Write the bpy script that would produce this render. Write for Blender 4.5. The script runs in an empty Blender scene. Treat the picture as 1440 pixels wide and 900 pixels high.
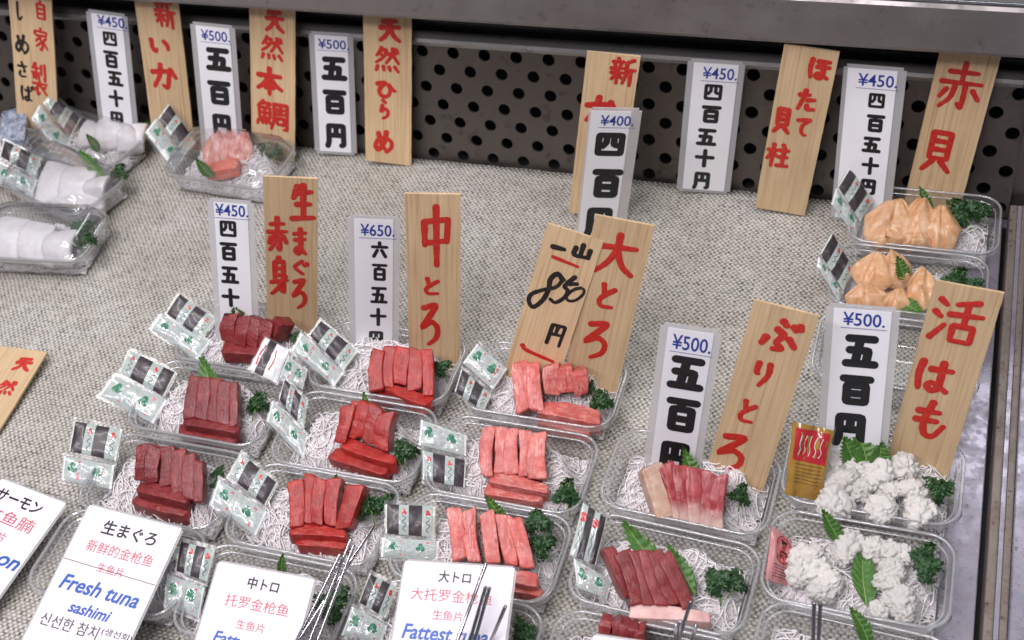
import bpy, bmesh, math, random
from mathutils import Vector, Matrix, noise, Euler
S = bpy.context.scene
COL = S.collection
R = math.radians
# ------------------------------------------------------------------ camera, world, lamps, exposure
cd = bpy.data.cameras.new('camera'); cam = bpy.data.objects.new('camera', cd); COL.objects.link(cam)
cam.matrix_world = Matrix.Translation((0.3019, -0.6224, 0.8645)) @ Matrix(((0.94773, -0.12900, 0.29185), (0.29473, 0.70440, -0.64572), (-0.12228, 0.69798, 0.70560))).to_4x4()
cd.sensor_width = 36; cd.lens = 36*1789.46/1440; cd.clip_start = .05; cd.clip_end = 50
cd.dof.use_dof = True; cd.dof.focus_distance = 1.06; cd.dof.aperture_fstop = 9
S.camera = cam
W = bpy.data.worlds.new('World'); S.world = W; W.use_nodes = True
W.node_tree.nodes['Background'].inputs[0].default_value = (.80, .86, 1, 1)
W.node_tree.nodes['Background'].inputs[1].default_value = .13
def lamp(name, loc, aim, sx, sy, power, colour):
    l = bpy.data.lights.new(name, 'AREA'); l.shape = 'RECTANGLE'; l.size = sx; l.size_y = sy; l.energy = power; l.color = colour
    o = bpy.data.objects.new(name, l); COL.objects.link(o); o.location = loc
    o.rotation_euler = (Vector(aim)-Vector(loc)).to_track_quat('-Z', 'Y').to_euler()
lamp('tube_lamp', (-.4, -.25, 1.75), (-.15, .05, 0), 1.9, .10, 19, (1, .955, .97))
lamp('tube_lamp', (-.35, -1.15, 1.75), (-.05, .1, 0), 1.5, .14, 15, (1, .93, 1))
lamp('tube_lamp', (1.1, .1, 1.6), (.2, .1, 0), .12, 1.3, 4, (.94, 1, .98))
lamp('tube_lamp', (.25, 1.35, 1.45), (.1, 0, 0), 1.7, .12, 4, (.96, .98, 1))  # lamp added behind the hood for glints on rims and wet tops
S.view_settings.view_transform = 'Standard'; S.view_settings.look = 'None'
S.view_settings.exposure = .42; S.view_settings.gamma = 1; S.view_settings.use_curve_mapping = False
S.render.engine = 'CYCLES'
S.cycles.transparent_max_bounces = 40; S.cycles.max_bounces = 8; S.cycles.use_denoising = True
S.cycles.caustics_reflective = False; S.cycles.caustics_refractive = False
# ------------------------------------------------------------------ measurements (metres, on the counter; z = 0 is the mat)
BOARDS = {'w1': {'loc': [-0.7124, 0.3509, 0.0059],
        'rot': [0.2357, 0.1223, 0.2357],
        'W': 0.0522,
        'L': 0.2,
        'glyphs': [('自', 0.0125, 0.166, 0.0174, 0.024, ''), ('家', 0.0104, 0.1303, 0.0194, 0.03, ''), ('製', 0.0056, 0.0796, 0.0216, 0.044, ''), ('し', -0.0137, 0.1591, 0.0122, 0.0259, 'k'),
                   ('め', -0.0139, 0.1194, 0.0213, 0.0285, 'k'), ('さ', -0.0152, 0.0872, 0.0162, 0.0219, 'k'), ('ば', -0.011, 0.0573, 0.02, 0.0224, 'k')]},
 'w2': {'loc': [-0.5337, 0.3654, 0.0034],
        'rot': [0.1837, 0.1065, 0.1361],
        'W': 0.0517,
        'L': 0.2,
        'glyphs': [('新', 0.0088, 0.1655, 0.027, 0.0351, ''), ('い', -0.0029, 0.1254, 0.0292, 0.0277, ''), ('か', -0.0022, 0.0892, 0.0366, 0.0375, '')]},
 'w3': {'loc': [-0.4026, 0.3629, 0.0042],
        'rot': [0.2456, 0.0768, 0.1663],
        'W': 0.052,
        'L': 0.2,
        'glyphs': [('天', 0.003, 0.1632, 0.026, 0.0302, ''), ('然', -0.0006, 0.1312, 0.0296, 0.031, ''), ('本', -0.0038, 0.0925, 0.036, 0.037, ''), ('鯛', -0.0004, 0.0514, 0.0416, 0.0383, '')]},
 'w4': {'loc': [-0.2647, 0.3748, 0.0035],
        'rot': [0.2134, 0.1621, 0.1393],
        'W': 0.0519,
        'L': 0.2,
        'glyphs': [('天', 0.0027, 0.1554, 0.0282, 0.0312, ''), ('然', -0.0006, 0.1218, 0.0309, 0.0321, ''), ('ひ', -0.0024, 0.0882, 0.0267, 0.0248, ''), ('ら', -0.0042, 0.0647, 0.0174, 0.027, ''),
                   ('め', -0.0054, 0.0261, 0.0274, 0.0322, '')]},
 'w5': {'loc': [-0.0156, 0.3251, 0.0045], 'rot': [0.092, 0.229, 0.1791], 'W': 0.0502, 'L': 0.1862, 'glyphs': [('新', 0.0106, 0.1686, 0.0266, 0.0315, ''), ('か', -0.0062, 0.1246, 0.0368, 0.0362, '')]},
 'w6': {'loc': [0.1691, 0.362, 0.003],
        'rot': [0.0995, 0.0434, 0.1206],
        'W': 0.0503,
        'L': 0.1852,
        'glyphs': [('ほ', 0.0104, 0.1654, 0.0245, 0.026, ''), ('た', 0.0051, 0.1302, 0.0212, 0.027, ''), ('て', 0.006, 0.1013, 0.0157, 0.0248, ''), ('貝', -0.0161, 0.1043, 0.0204, 0.031, ''),
                   ('柱', -0.0139, 0.0647, 0.0242, 0.0299, '')]},
 'w7': {'loc': [0.3128, 0.3888, 0.0023], 'rot': [0.1392, -0.0094, 0.0871], 'W': 0.0529, 'L': 0.2, 'glyphs': [('赤', -0.001, 0.1363, 0.0427, 0.0524, ''), ('貝', -0.0058, 0.0651, 0.0349, 0.0488, '')]},
 'w8': {'loc': [-0.2586, 0.1002, 0.0054],
        'rot': [0.0515, 0.3779, 0.2304],
        'W': 0.0476,
        'L': 0.191,
        'glyphs': [('生', 0.0106, 0.1638, 0.0237, 0.0454, ''), ('ま', 0.0079, 0.1195, 0.0166, 0.0354, ''), ('ぐ', 0.0077, 0.0889, 0.0189, 0.0205, ''), ('ろ', 0.0068, 0.0572, 0.0172, 0.0406, ''),
                   ('赤', -0.0127, 0.1275, 0.0209, 0.0432, ''), ('身', -0.0116, 0.0781, 0.0196, 0.0491, '')]},
 'w9': {'loc': [-0.106, 0.0882, 0.0035],
        'rot': [0.1188, 0.3285, 0.1522],
        'W': 0.047,
        'L': 0.1953,
        'glyphs': [('中', 0.0028, 0.1527, 0.0311, 0.0688, ''), ('と', -0.0019, 0.0978, 0.0182, 0.0236, ''), ('ろ', -0.0037, 0.0551, 0.0218, 0.0527, '')]},
 'w10': {'loc': [0.0428, 0.0851, 0.0053],
         'rot': [0.1696, 0.1574, 0.2219],
         'W': 0.0486,
         'L': 0.1883,
         'glyphs': [('大', -0.001, 0.154, 0.0376, 0.0468, ''), ('と', -0.0019, 0.1104, 0.0199, 0.0318, ''), ('ろ', -0.0032, 0.063, 0.0264, 0.0457, '')]},
 'w11': {'loc': [-0.013, 0.0748, 0.0073],
         'rot': [0.2065, 0.0988, 0.312],
         'W': 0.0483,
         'L': 0.1791,
         'glyphs': [('一', -0.0095, 0.1595, 0.0135, 0.0093, 'k'), ('山', 0.0101, 0.1634, 0.0179, 0.0172, 'k'), ('8', -0.0146, 0.1141, 0.0266, 0.0448, 'k'), ('5', 0.005, 0.1214, 0.0218, 0.036, 'k'),
                    ('0', 0.018, 0.12, 0.016, 0.0194, 'k'), ('円', 0.0099, 0.0727, 0.0194, 0.0278, 'k'), ('_', -0.0007, 0.1482, 0.0249, 0.0081, ''), ('~', -0.0002, 0.0482, 0.0334, 0.012, '')]},
 'w12': {'loc': [0.1855, 0.0086, 0.0045],
         'rot': [0.204, 0.0485, 0.1891],
         'W': 0.0485,
         'L': 0.188,
         'glyphs': [('ぶ', 0.0019, 0.1623, 0.0315, 0.0332, ''), ('り', -0.0031, 0.1234, 0.021, 0.0276, ''), ('と', -0.0057, 0.0836, 0.0168, 0.0276, ''), ('ろ', -0.0091, 0.0393, 0.0287, 0.0435, '')]},
 'w13': {'loc': [0.3269, 0.0535, 0.0026],
         'rot': [0.2526, 0.0338, 0.1068],
         'W': 0.0494,
         'L': 0.1829,
         'glyphs': [('活', -0.0024, 0.152, 0.0392, 0.0448, ''), ('は', -0.0073, 0.0995, 0.0334, 0.0346, ''), ('も', -0.0014, 0.0588, 0.0305, 0.0388, '')]},
 'c1': {'loc': [-0.5996, 0.3542, 0.0038],
        'rot': [0.2267, 0.1547, 0.1623],
        'W': 0.0481,
        'L': 0.1667,
        'glyphs': [('四', 0.0013, 0.1356, 0.0196, 0.0213, ''), ('百', 0.0003, 0.1109, 0.0197, 0.0234, ''), ('五', 0.0026, 0.088, 0.0199, 0.0212, ''), ('十', 0.0009, 0.0631, 0.0201, 0.0234, ''),
                   ('円', -0.0006, 0.0369, 0.0203, 0.023, ''), ('¥450.', 0.006, 0.1558, 0.0345, 0.0117, '')]},
 'c2': {'loc': [-0.4591, 0.3482, 0.004],
        'rot': [0.1782, 0.2166, 0.1665],
        'W': 0.0488,
        'L': 0.1673,
        'glyphs': [('五', 0.0036, 0.127, 0.0301, 0.0319, ''), ('百', 0.0021, 0.087, 0.029, 0.033, ''), ('円', 0.0019, 0.0467, 0.0271, 0.0341, ''), ('¥500.', 0.0026, 0.154, 0.0314, 0.0115, '')]},
 'c3': {'loc': [-0.3315, 0.381, 0.0034],
        'rot': [0.2212, 0.2534, 0.1467],
        'W': 0.0479,
        'L': 0.1439,
        'glyphs': [('五', 0.0021, 0.1033, 0.0305, 0.032, ''), ('百', 0.0014, 0.0642, 0.0294, 0.033, ''), ('円', 0.0014, 0.0239, 0.0291, 0.0349, ''), ('¥500.', 0.0024, 0.1309, 0.0333, 0.0104, '')]},
 'c4': {'loc': [0.001, 0.2857, 0.0041],
        'rot': [0.0036, 0.3302, 0.169],
        'W': 0.049,
        'L': 0.1642,
        'glyphs': [('四', -0.0014, 0.1235, 0.0335, 0.0347, ''), ('百', -0.0001, 0.0767, 0.033, 0.0401, ''), ('円', -0.003, 0.0272, 0.0325, 0.0461, ''), ('¥400.', 0.0025, 0.1505, 0.031, 0.0112, '')]},
 'c5': {'loc': [0.0876, 0.3799, 0.0027],
        'rot': [0.0772, 0.159, 0.0984],
        'W': 0.0547,
        'L': 0.1552,
        'glyphs': [('四', -0.0003, 0.1204, 0.0211, 0.023, ''), ('百', -0.0001, 0.0953, 0.0214, 0.0228, ''), ('五', -0.002, 0.0685, 0.0217, 0.0235, ''), ('十', -0.0019, 0.0429, 0.022, 0.0241, ''),
                   ('円', -0.0024, 0.0156, 0.0209, 0.0248, ''), ('¥450.', 0.0043, 0.1413, 0.033, 0.0124, '')]},
 'c6': {'loc': [0.2479, 0.3611, 0.0003],
        'rot': [0.1867, -0.0284, -0.0094],
        'W': 0.0565,
        'L': 0.1667,
        'glyphs': [('四', 0.0043, 0.1327, 0.0178, 0.0193, ''), ('百', 0.0054, 0.1094, 0.0187, 0.0205, ''), ('五', 0.0039, 0.0869, 0.0189, 0.0194, ''), ('十', 0.0046, 0.0641, 0.0184, 0.0206, ''),
                   ('円', 0.0046, 0.0415, 0.0186, 0.0202, ''), ('¥450.', 0.0034, 0.1526, 0.0354, 0.0119, '')]},
 'c7': {'loc': [-0.3054, 0.0734, 0.0037],
        'rot': [0.2704, 0.2964, 0.1797],
        'W': 0.0426,
        'L': 0.1639,
        'glyphs': [('四', -0.0034, 0.1346, 0.0184, 0.0211, ''), ('百', -0.0039, 0.1111, 0.0179, 0.0215, ''), ('五', -0.004, 0.0865, 0.0181, 0.0212, ''), ('十', -0.0045, 0.062, 0.019, 0.0217, ''),
                   ('円', -0.0048, 0.0355, 0.0192, 0.0221, ''), ('¥450.', 0.0008, 0.1533, 0.0299, 0.0115, '')]},
 'c8': {'loc': [-0.1693, 0.0926, 0.0043],
        'rot': [0.1071, 0.3325, 0.1904],
        'W': 0.0461,
        'L': 0.1628,
        'glyphs': [('六', 0.0052, 0.1272, 0.0163, 0.0202, ''), ('百', 0.0052, 0.1025, 0.0153, 0.0215, ''), ('五', 0.0046, 0.0765, 0.0168, 0.0222, ''), ('十', 0.0039, 0.0507, 0.017, 0.0228, ''),
                   ('円', 0.0019, 0.0241, 0.0172, 0.0234, ''), ('¥650.', 0.0033, 0.1482, 0.0298, 0.0121, '')]},
 'c9': {'loc': [0.1345, 0.0001, 0.0027],
        'rot': [0.2032, 0.1031, 0.1164],
        'W': 0.0467,
        'L': 0.1673,
        'glyphs': [('五', 0.0014, 0.1236, 0.0308, 0.0375, ''), ('百', 0.0022, 0.0817, 0.0299, 0.0386, ''), ('円', 0.0008, 0.0364, 0.0296, 0.0406, ''), ('¥500.', 0.002, 0.1519, 0.0298, 0.0132, '')]},
 'c10': {'loc': [0.277, 0.0333, 0.0005],
         'rot': [0.3, 0.0491, -0.0185],
         'W': 0.0544,
         'L': 0.1696,
         'glyphs': [('五', 0.0011, 0.1304, 0.0294, 0.0338, ''), ('百', -0.0003, 0.095, 0.0289, 0.0311, ''), ('円', -0.0028, 0.0582, 0.0305, 0.0362, ''), ('¥500.', 0.0014, 0.1578, 0.0311, 0.011, '')]},
 'w14': {'loc': [-0.5165, -0.1685, 0.001], 'rot': [1.52, 0.04, 0.0], 'W': 0.056, 'L': 0.2, 'glyphs': [('天', 0.0109, 0.1818, 0.0226, 0.0203, ''), ('然', 0.008, 0.1516, 0.0223, 0.0196, '')]},
 'f1': {'loc': [-0.4174, -0.2489, 0.0123],
        'rot': [1.4543, -0.0744, 0.0754],
        'W': 0.078,
        'L': 0.12,
        'glyphs': [('トロサーモン', -0.0172, 0.1053, 0.0739, 0.0117, ''), ('三文鱼腩', -0.0112, 0.0881, 0.0705, 0.0114, 'r'), ('生鱼片', -0.0087, 0.0713, 0.0296, 0.0084, 'r'), ('Salmon', 0.003, 0.0554, 0.0651, 0.0142, 'b')]},
 'f2': {'loc': [-0.2729, -0.2742, 0.0357],
        'rot': [1.3484, 0.1411, 0.1743],
        'W': 0.0902,
        'L': 0.1206,
        'glyphs': [('生まぐろ', 0.0021, 0.1048, 0.0502, 0.0123, ''), ('新鲜的金枪鱼', 0.0017, 0.0873, 0.0614, 0.0099, 'r'), ('生鱼片', 0.0008, 0.0723, 0.0242, 0.0076, 'r'), ('Fresh tuna', 0.0002, 0.0546, 0.072, 0.0127, 'b'),
                   ('sashimi', 0.0001, 0.0373, 0.0375, 0.0094, 'b'), ('신선한 참치', -0.0111, 0.0227, 0.0523, 0.0103, 'g'), ('(생선회)', 0.0309, 0.0254, 0.0269, 0.0066, 'g')]},
 'f3': {'loc': [-0.1256, -0.3019, 0.0364],
        'rot': [1.1855, -0.0049, -0.0224],
        'W': 0.0836,
        'L': 0.1201,
        'glyphs': [('中トロ', 0.0011, 0.1077, 0.0258, 0.0092, ''), ('托罗金枪鱼', 0.0004, 0.0925, 0.0525, 0.0091, 'r'), ('生鱼片', 0.0001, 0.0766, 0.0233, 0.007, 'r'), ('Fatty tuna', -0.0016, 0.0632, 0.0509, 0.0118, 'b')]},
 'f4': {'loc': [0.0271, -0.2642, 0.0389],
        'rot': [1.2253, -0.0876, -0.1968],
        'W': 0.0883,
        'L': 0.1202,
        'glyphs': [('大トロ', -0.002, 0.1088, 0.0252, 0.0089, ''), ('大托罗金枪鱼', -0.0026, 0.0948, 0.0627, 0.0093, 'r'), ('生鱼片', -0.0031, 0.0804, 0.0233, 0.0072, 'r'), ('Fattest tuna', -0.0032, 0.067, 0.0657, 0.0111, 'b')]},
 'f5': {'loc': [0.1693, -0.2964, 0.0369], 'rot': [1.1612, 0.0011, -0.057], 'W': 0.0756, 'L': 0.1195, 'glyphs': []}}
TRAYS = {'T1': (-28.6, 7.7, 0),
 'T2': (-28.9, -0.9, 0),
 'T3': (-28.7, -9.9, 0),
 'T4': (-28.4, -18.3, 0),
 'C1': (-14.2, 7.0, 0),
 'C2': (-13.9, -1.8, 0),
 'C3': (-14.2, -10.3, 0),
 'C4': (-14.5, -18.9, 0),
 'O1': (0.9, 7.2, 0),
 'O2': (0.6, -1.9, 0),
 'O3': (0.6, -10.4, 0),
 'O4': (0.7, -18.9, 0),
 'B1': (15.5, -0.6, -2),
 'B2': (15.3, -9.6, -3),
 'B3': (15.2, -18.4, 0),
 'H1': (29.4, 3.2, 0),
 'H2': (29.3, -6.0, 0),
 'H3': (29.7, -14.6, -3),
 'K1': (30.8, 34.3, 0),
 'K2': (30.1, 25.6, 0),
 'K3': (29.9, 16.5, 0),
 'S1': (-43.2, 32.6, -4),
 'A1': (-62.6, 33.0, -14),
 'A2': (-61.2, 26.2, -18),
 'A3': (-58.8, 17.4, 6),
 'A0': (-74.5, 30.5, -10)}
SLICES = {'T1': [(-0.3014, 0.0765, 0.054, -0.3011, 0.0595, 0.036, 0.0134, ''), (-0.2865, 0.0771, 0.054, -0.2877, 0.0579, 0.036, 0.0116, ''), (-0.2748, 0.0772, 0.054, -0.2757, 0.058, 0.036, 0.0111, ''),
        (-0.2631, 0.0762, 0.054, -0.2648, 0.058, 0.036, 0.0115, ''), (-0.2526, 0.0791, 0.054, -0.2614, 0.0711, 0.036, 0.0124, ''), (-0.303, 0.0536, 0.034, -0.263, 0.0539, 0.034, 0.0107, 'x')],
 'T2': [(-0.2981, -0.0011, 0.054, -0.2931, -0.0339, 0.036, 0.0111, ''), (-0.2874, -0.0009, 0.054, -0.282, -0.0335, 0.036, 0.011, ''), (-0.2769, -0.0008, 0.054, -0.2698, -0.0338, 0.036, 0.011, ''),
        (-0.2668, -0.0018, 0.054, -0.2584, -0.0343, 0.036, 0.0104, ''), (-0.2598, -0.0023, 0.054, -0.2489, -0.0343, 0.036, 0.007, ''), (-0.2972, -0.035, 0.034, -0.2438, -0.0363, 0.034, 0.0084, 'x'),
        (-0.3032, -0.0389, 0.025, -0.2466, -0.0395, 0.025, 0.0085, 'y')],
 'T3': [(-0.3068, -0.0836, 0.054, -0.3036, -0.1072, 0.036, 0.0112, ''), (-0.2953, -0.083, 0.054, -0.292, -0.1082, 0.036, 0.0109, ''), (-0.2843, -0.0817, 0.054, -0.2778, -0.1086, 0.036, 0.0108, ''),
        (-0.2725, -0.0819, 0.054, -0.2627, -0.1122, 0.036, 0.0105, ''), (-0.2602, -0.0846, 0.054, -0.2485, -0.1159, 0.036, 0.0104, ''), (-0.25, -0.0894, 0.054, -0.2414, -0.1177, 0.036, 0.0073, ''),
        (-0.3011, -0.113, 0.034, -0.2522, -0.1145, 0.034, 0.0097, 'x'), (-0.3058, -0.1192, 0.025, -0.254, -0.1199, 0.025, 0.0097, 'y')],
 'C1': [(-0.1429, 0.0619, 0.054, -0.1365, 0.0303, 0.036, 0.011, ''), (-0.1335, 0.0676, 0.054, -0.128, 0.0358, 0.036, 0.0106, ''), (-0.1213, 0.0686, 0.054, -0.1186, 0.0414, 0.036, 0.0124, ''),
        (-0.1095, 0.0692, 0.054, -0.1025, 0.0369, 0.036, 0.0113, ''), (-0.0992, 0.0692, 0.054, -0.0879, 0.0341, 0.036, 0.0087, ''), (-0.1293, 0.0382, 0.034, -0.0849, 0.029, 0.034, 0.0084, 'x'),
        (-0.146, 0.0363, 0.025, -0.1255, 0.0355, 0.025, 0.0068, 'y')],
 'C2': [(-0.1462, -0.0062, 0.054, -0.1472, -0.0326, 0.036, 0.0102, ''), (-0.1385, -0.001, 0.054, -0.1396, -0.0257, 0.036, 0.009, ''), (-0.1309, -0.0004, 0.054, -0.1328, -0.0234, 0.036, 0.0106, ''),
        (-0.1206, -0.002, 0.054, -0.1218, -0.0274, 0.036, 0.0109, ''), (-0.1076, -0.0075, 0.054, -0.1076, -0.0315, 0.036, 0.0124, ''), (-0.1417, -0.0289, 0.034, -0.092, -0.0388, 0.034, 0.0086, 'x'),
        (-0.1525, -0.0371, 0.025, -0.0989, -0.0426, 0.025, 0.0119, 'y')],
 'C3': [(-0.1579, -0.0921, 0.054, -0.1475, -0.1227, 0.036, 0.0111, ''), (-0.1484, -0.0826, 0.054, -0.139, -0.1161, 0.036, 0.0099, ''), (-0.1365, -0.0851, 0.054, -0.1312, -0.116, 0.036, 0.0093, ''),
        (-0.1253, -0.0827, 0.054, -0.1195, -0.115, 0.036, 0.0101, ''), (-0.1064, -0.0853, 0.054, -0.1092, -0.1159, 0.036, 0.0122, ''), (-0.1512, -0.1238, 0.034, -0.1051, -0.1185, 0.034, 0.008, 'x'),
        (-0.1462, -0.1274, 0.025, -0.104, -0.1245, 0.025, 0.0074, 'y')],
 'O1': [(-0.0126, 0.0712, 0.054, 0.0004, 0.0332, 0.036, 0.0118, ''), (0.0, 0.0726, 0.054, 0.0114, 0.0372, 0.036, 0.0109, ''), (0.0161, 0.0719, 0.054, 0.0203, 0.0554, 0.036, 0.0123, ''),
        (0.0293, 0.0707, 0.054, 0.032, 0.0596, 0.036, 0.0116, ''), (0.0428, 0.0677, 0.054, 0.0465, 0.0587, 0.036, 0.0116, ''), (0.0126, 0.0419, 0.034, 0.0665, 0.0409, 0.034, 0.0119, 'x'),
        (0.0135, 0.0353, 0.025, 0.0591, 0.0346, 0.025, 0.0082, 'y')],
 'O2': [(-0.015, -0.0048, 0.054, -0.0082, -0.0399, 0.036, 0.0095, ''), (-0.0058, -0.0029, 0.054, 0.0005, -0.0347, 0.036, 0.01, ''), (0.0045, -0.0026, 0.054, 0.0113, -0.0341, 0.036, 0.0099, ''),
        (0.0148, -0.0022, 0.054, 0.0225, -0.0334, 0.036, 0.0102, ''), (0.0274, -0.0031, 0.054, 0.0333, -0.0345, 0.036, 0.013, ''), (-0.006, -0.037, 0.034, 0.0434, -0.0398, 0.034, 0.0081, 'x'),
        (-0.0084, -0.0422, 0.025, 0.0384, -0.0446, 0.025, 0.0094, 'y')],
 'O3': [(-0.0177, -0.0904, 0.054, -0.0041, -0.1228, 0.036, 0.0102, ''), (-0.0044, -0.0883, 0.054, 0.0074, -0.1217, 0.036, 0.0094, ''), (0.0095, -0.0884, 0.054, 0.0225, -0.1199, 0.036, 0.0101, ''),
        (0.0232, -0.0878, 0.054, 0.0368, -0.1181, 0.036, 0.0099, ''), (0.0326, -0.0888, 0.054, 0.0504, -0.1181, 0.036, 0.0098, ''), (0.0316, -0.1268, 0.034, 0.0602, -0.1262, 0.034, 0.0078, 'x'),
        (0.0348, -0.1326, 0.025, 0.0642, -0.1324, 0.025, 0.0073, 'y')],
 'B1': [(0.1272, -0.0191, 0.056, 0.146, -0.0451, 0.03, 0.0169, 'p'), (0.1372, -0.0154, 0.056, 0.1542, -0.0449, 0.03, 0.0106, ''), (0.1483, -0.0138, 0.056, 0.1608, -0.0466, 0.03, 0.0102, ''),
        (0.1597, -0.0139, 0.056, 0.1683, -0.0465, 0.03, 0.0102, ''), (0.1713, -0.0154, 0.056, 0.1761, -0.0478, 0.03, 0.0102, ''), (0.1823, -0.0171, 0.056, 0.1835, -0.0485, 0.03, 0.0099, '')],
 'B2': [(0.1126, -0.0993, 0.054, 0.1333, -0.1251, 0.036, 0.0079, ''), (0.1225, -0.1011, 0.054, 0.1407, -0.1311, 0.036, 0.0104, ''), (0.1313, -0.0984, 0.054, 0.1495, -0.1291, 0.036, 0.0094, ''),
        (0.1394, -0.0958, 0.054, 0.1581, -0.1279, 0.036, 0.0091, ''), (0.1472, -0.0949, 0.054, 0.1671, -0.1251, 0.036, 0.0091, ''), (0.1545, -0.0964, 0.054, 0.178, -0.1241, 0.036, 0.0097, ''),
        (0.1371, -0.136, 0.034, 0.1944, -0.1289, 0.034, 0.0088, 'xp')],
 'B3': [(0.1219, -0.1531, 0.04, 0.1218, -0.1601, 0.032, 0.0077, ''), (0.1291, -0.1529, 0.04, 0.1302, -0.1596, 0.032, 0.0066, ''), (0.1352, -0.1537, 0.04, 0.1362, -0.1597, 0.032, 0.0064, ''),
        (0.1422, -0.1558, 0.04, 0.143, -0.1611, 0.032, 0.0064, ''), (0.1492, -0.1579, 0.04, 0.1499, -0.1624, 0.032, 0.0063, '')],
 'S1': [(-0.4497, 0.3006, 0.034, -0.4175, 0.3176, 0.034, 0.0131, 'xo')],
 'A1': [(-0.6184, 0.3492, 0.045, -0.6175, 0.3252, 0.032, 0.0251, ''), (-0.5982, 0.3558, 0.045, -0.591, 0.3253, 0.032, 0.0273, ''), (-0.573, 0.3536, 0.045, -0.5647, 0.3254, 0.032, 0.0249, '')],
 'A2': [(-0.6188, 0.2757, 0.045, -0.6118, 0.2302, 0.032, 0.033, ''), (-0.5909, 0.2727, 0.045, -0.5817, 0.2315, 0.032, 0.0306, ''), (-0.5629, 0.2561, 0.045, -0.5626, 0.2379, 0.032, 0.0195, ''),
        (-0.6126, 0.2341, 0.03, -0.5494, 0.2356, 0.03, 0.0156, 'x')],
 'A3': [(-0.6195, 0.1836, 0.045, -0.6028, 0.1374, 0.032, 0.0315, ''), (-0.5863, 0.1792, 0.045, -0.5723, 0.1363, 0.032, 0.0292, ''), (-0.5542, 0.1717, 0.045, -0.5462, 0.1377, 0.032, 0.0248, '')],
 'A0': [(-0.7501, 0.3573, 0.04, -0.7285, 0.3168, 0.032, 0.0094, 's'), (-0.7421, 0.3623, 0.04, -0.7183, 0.3182, 0.032, 0.0098, 's'), (-0.7293, 0.3601, 0.04, -0.7081, 0.3197, 0.032, 0.0093, 's')]}
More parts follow.
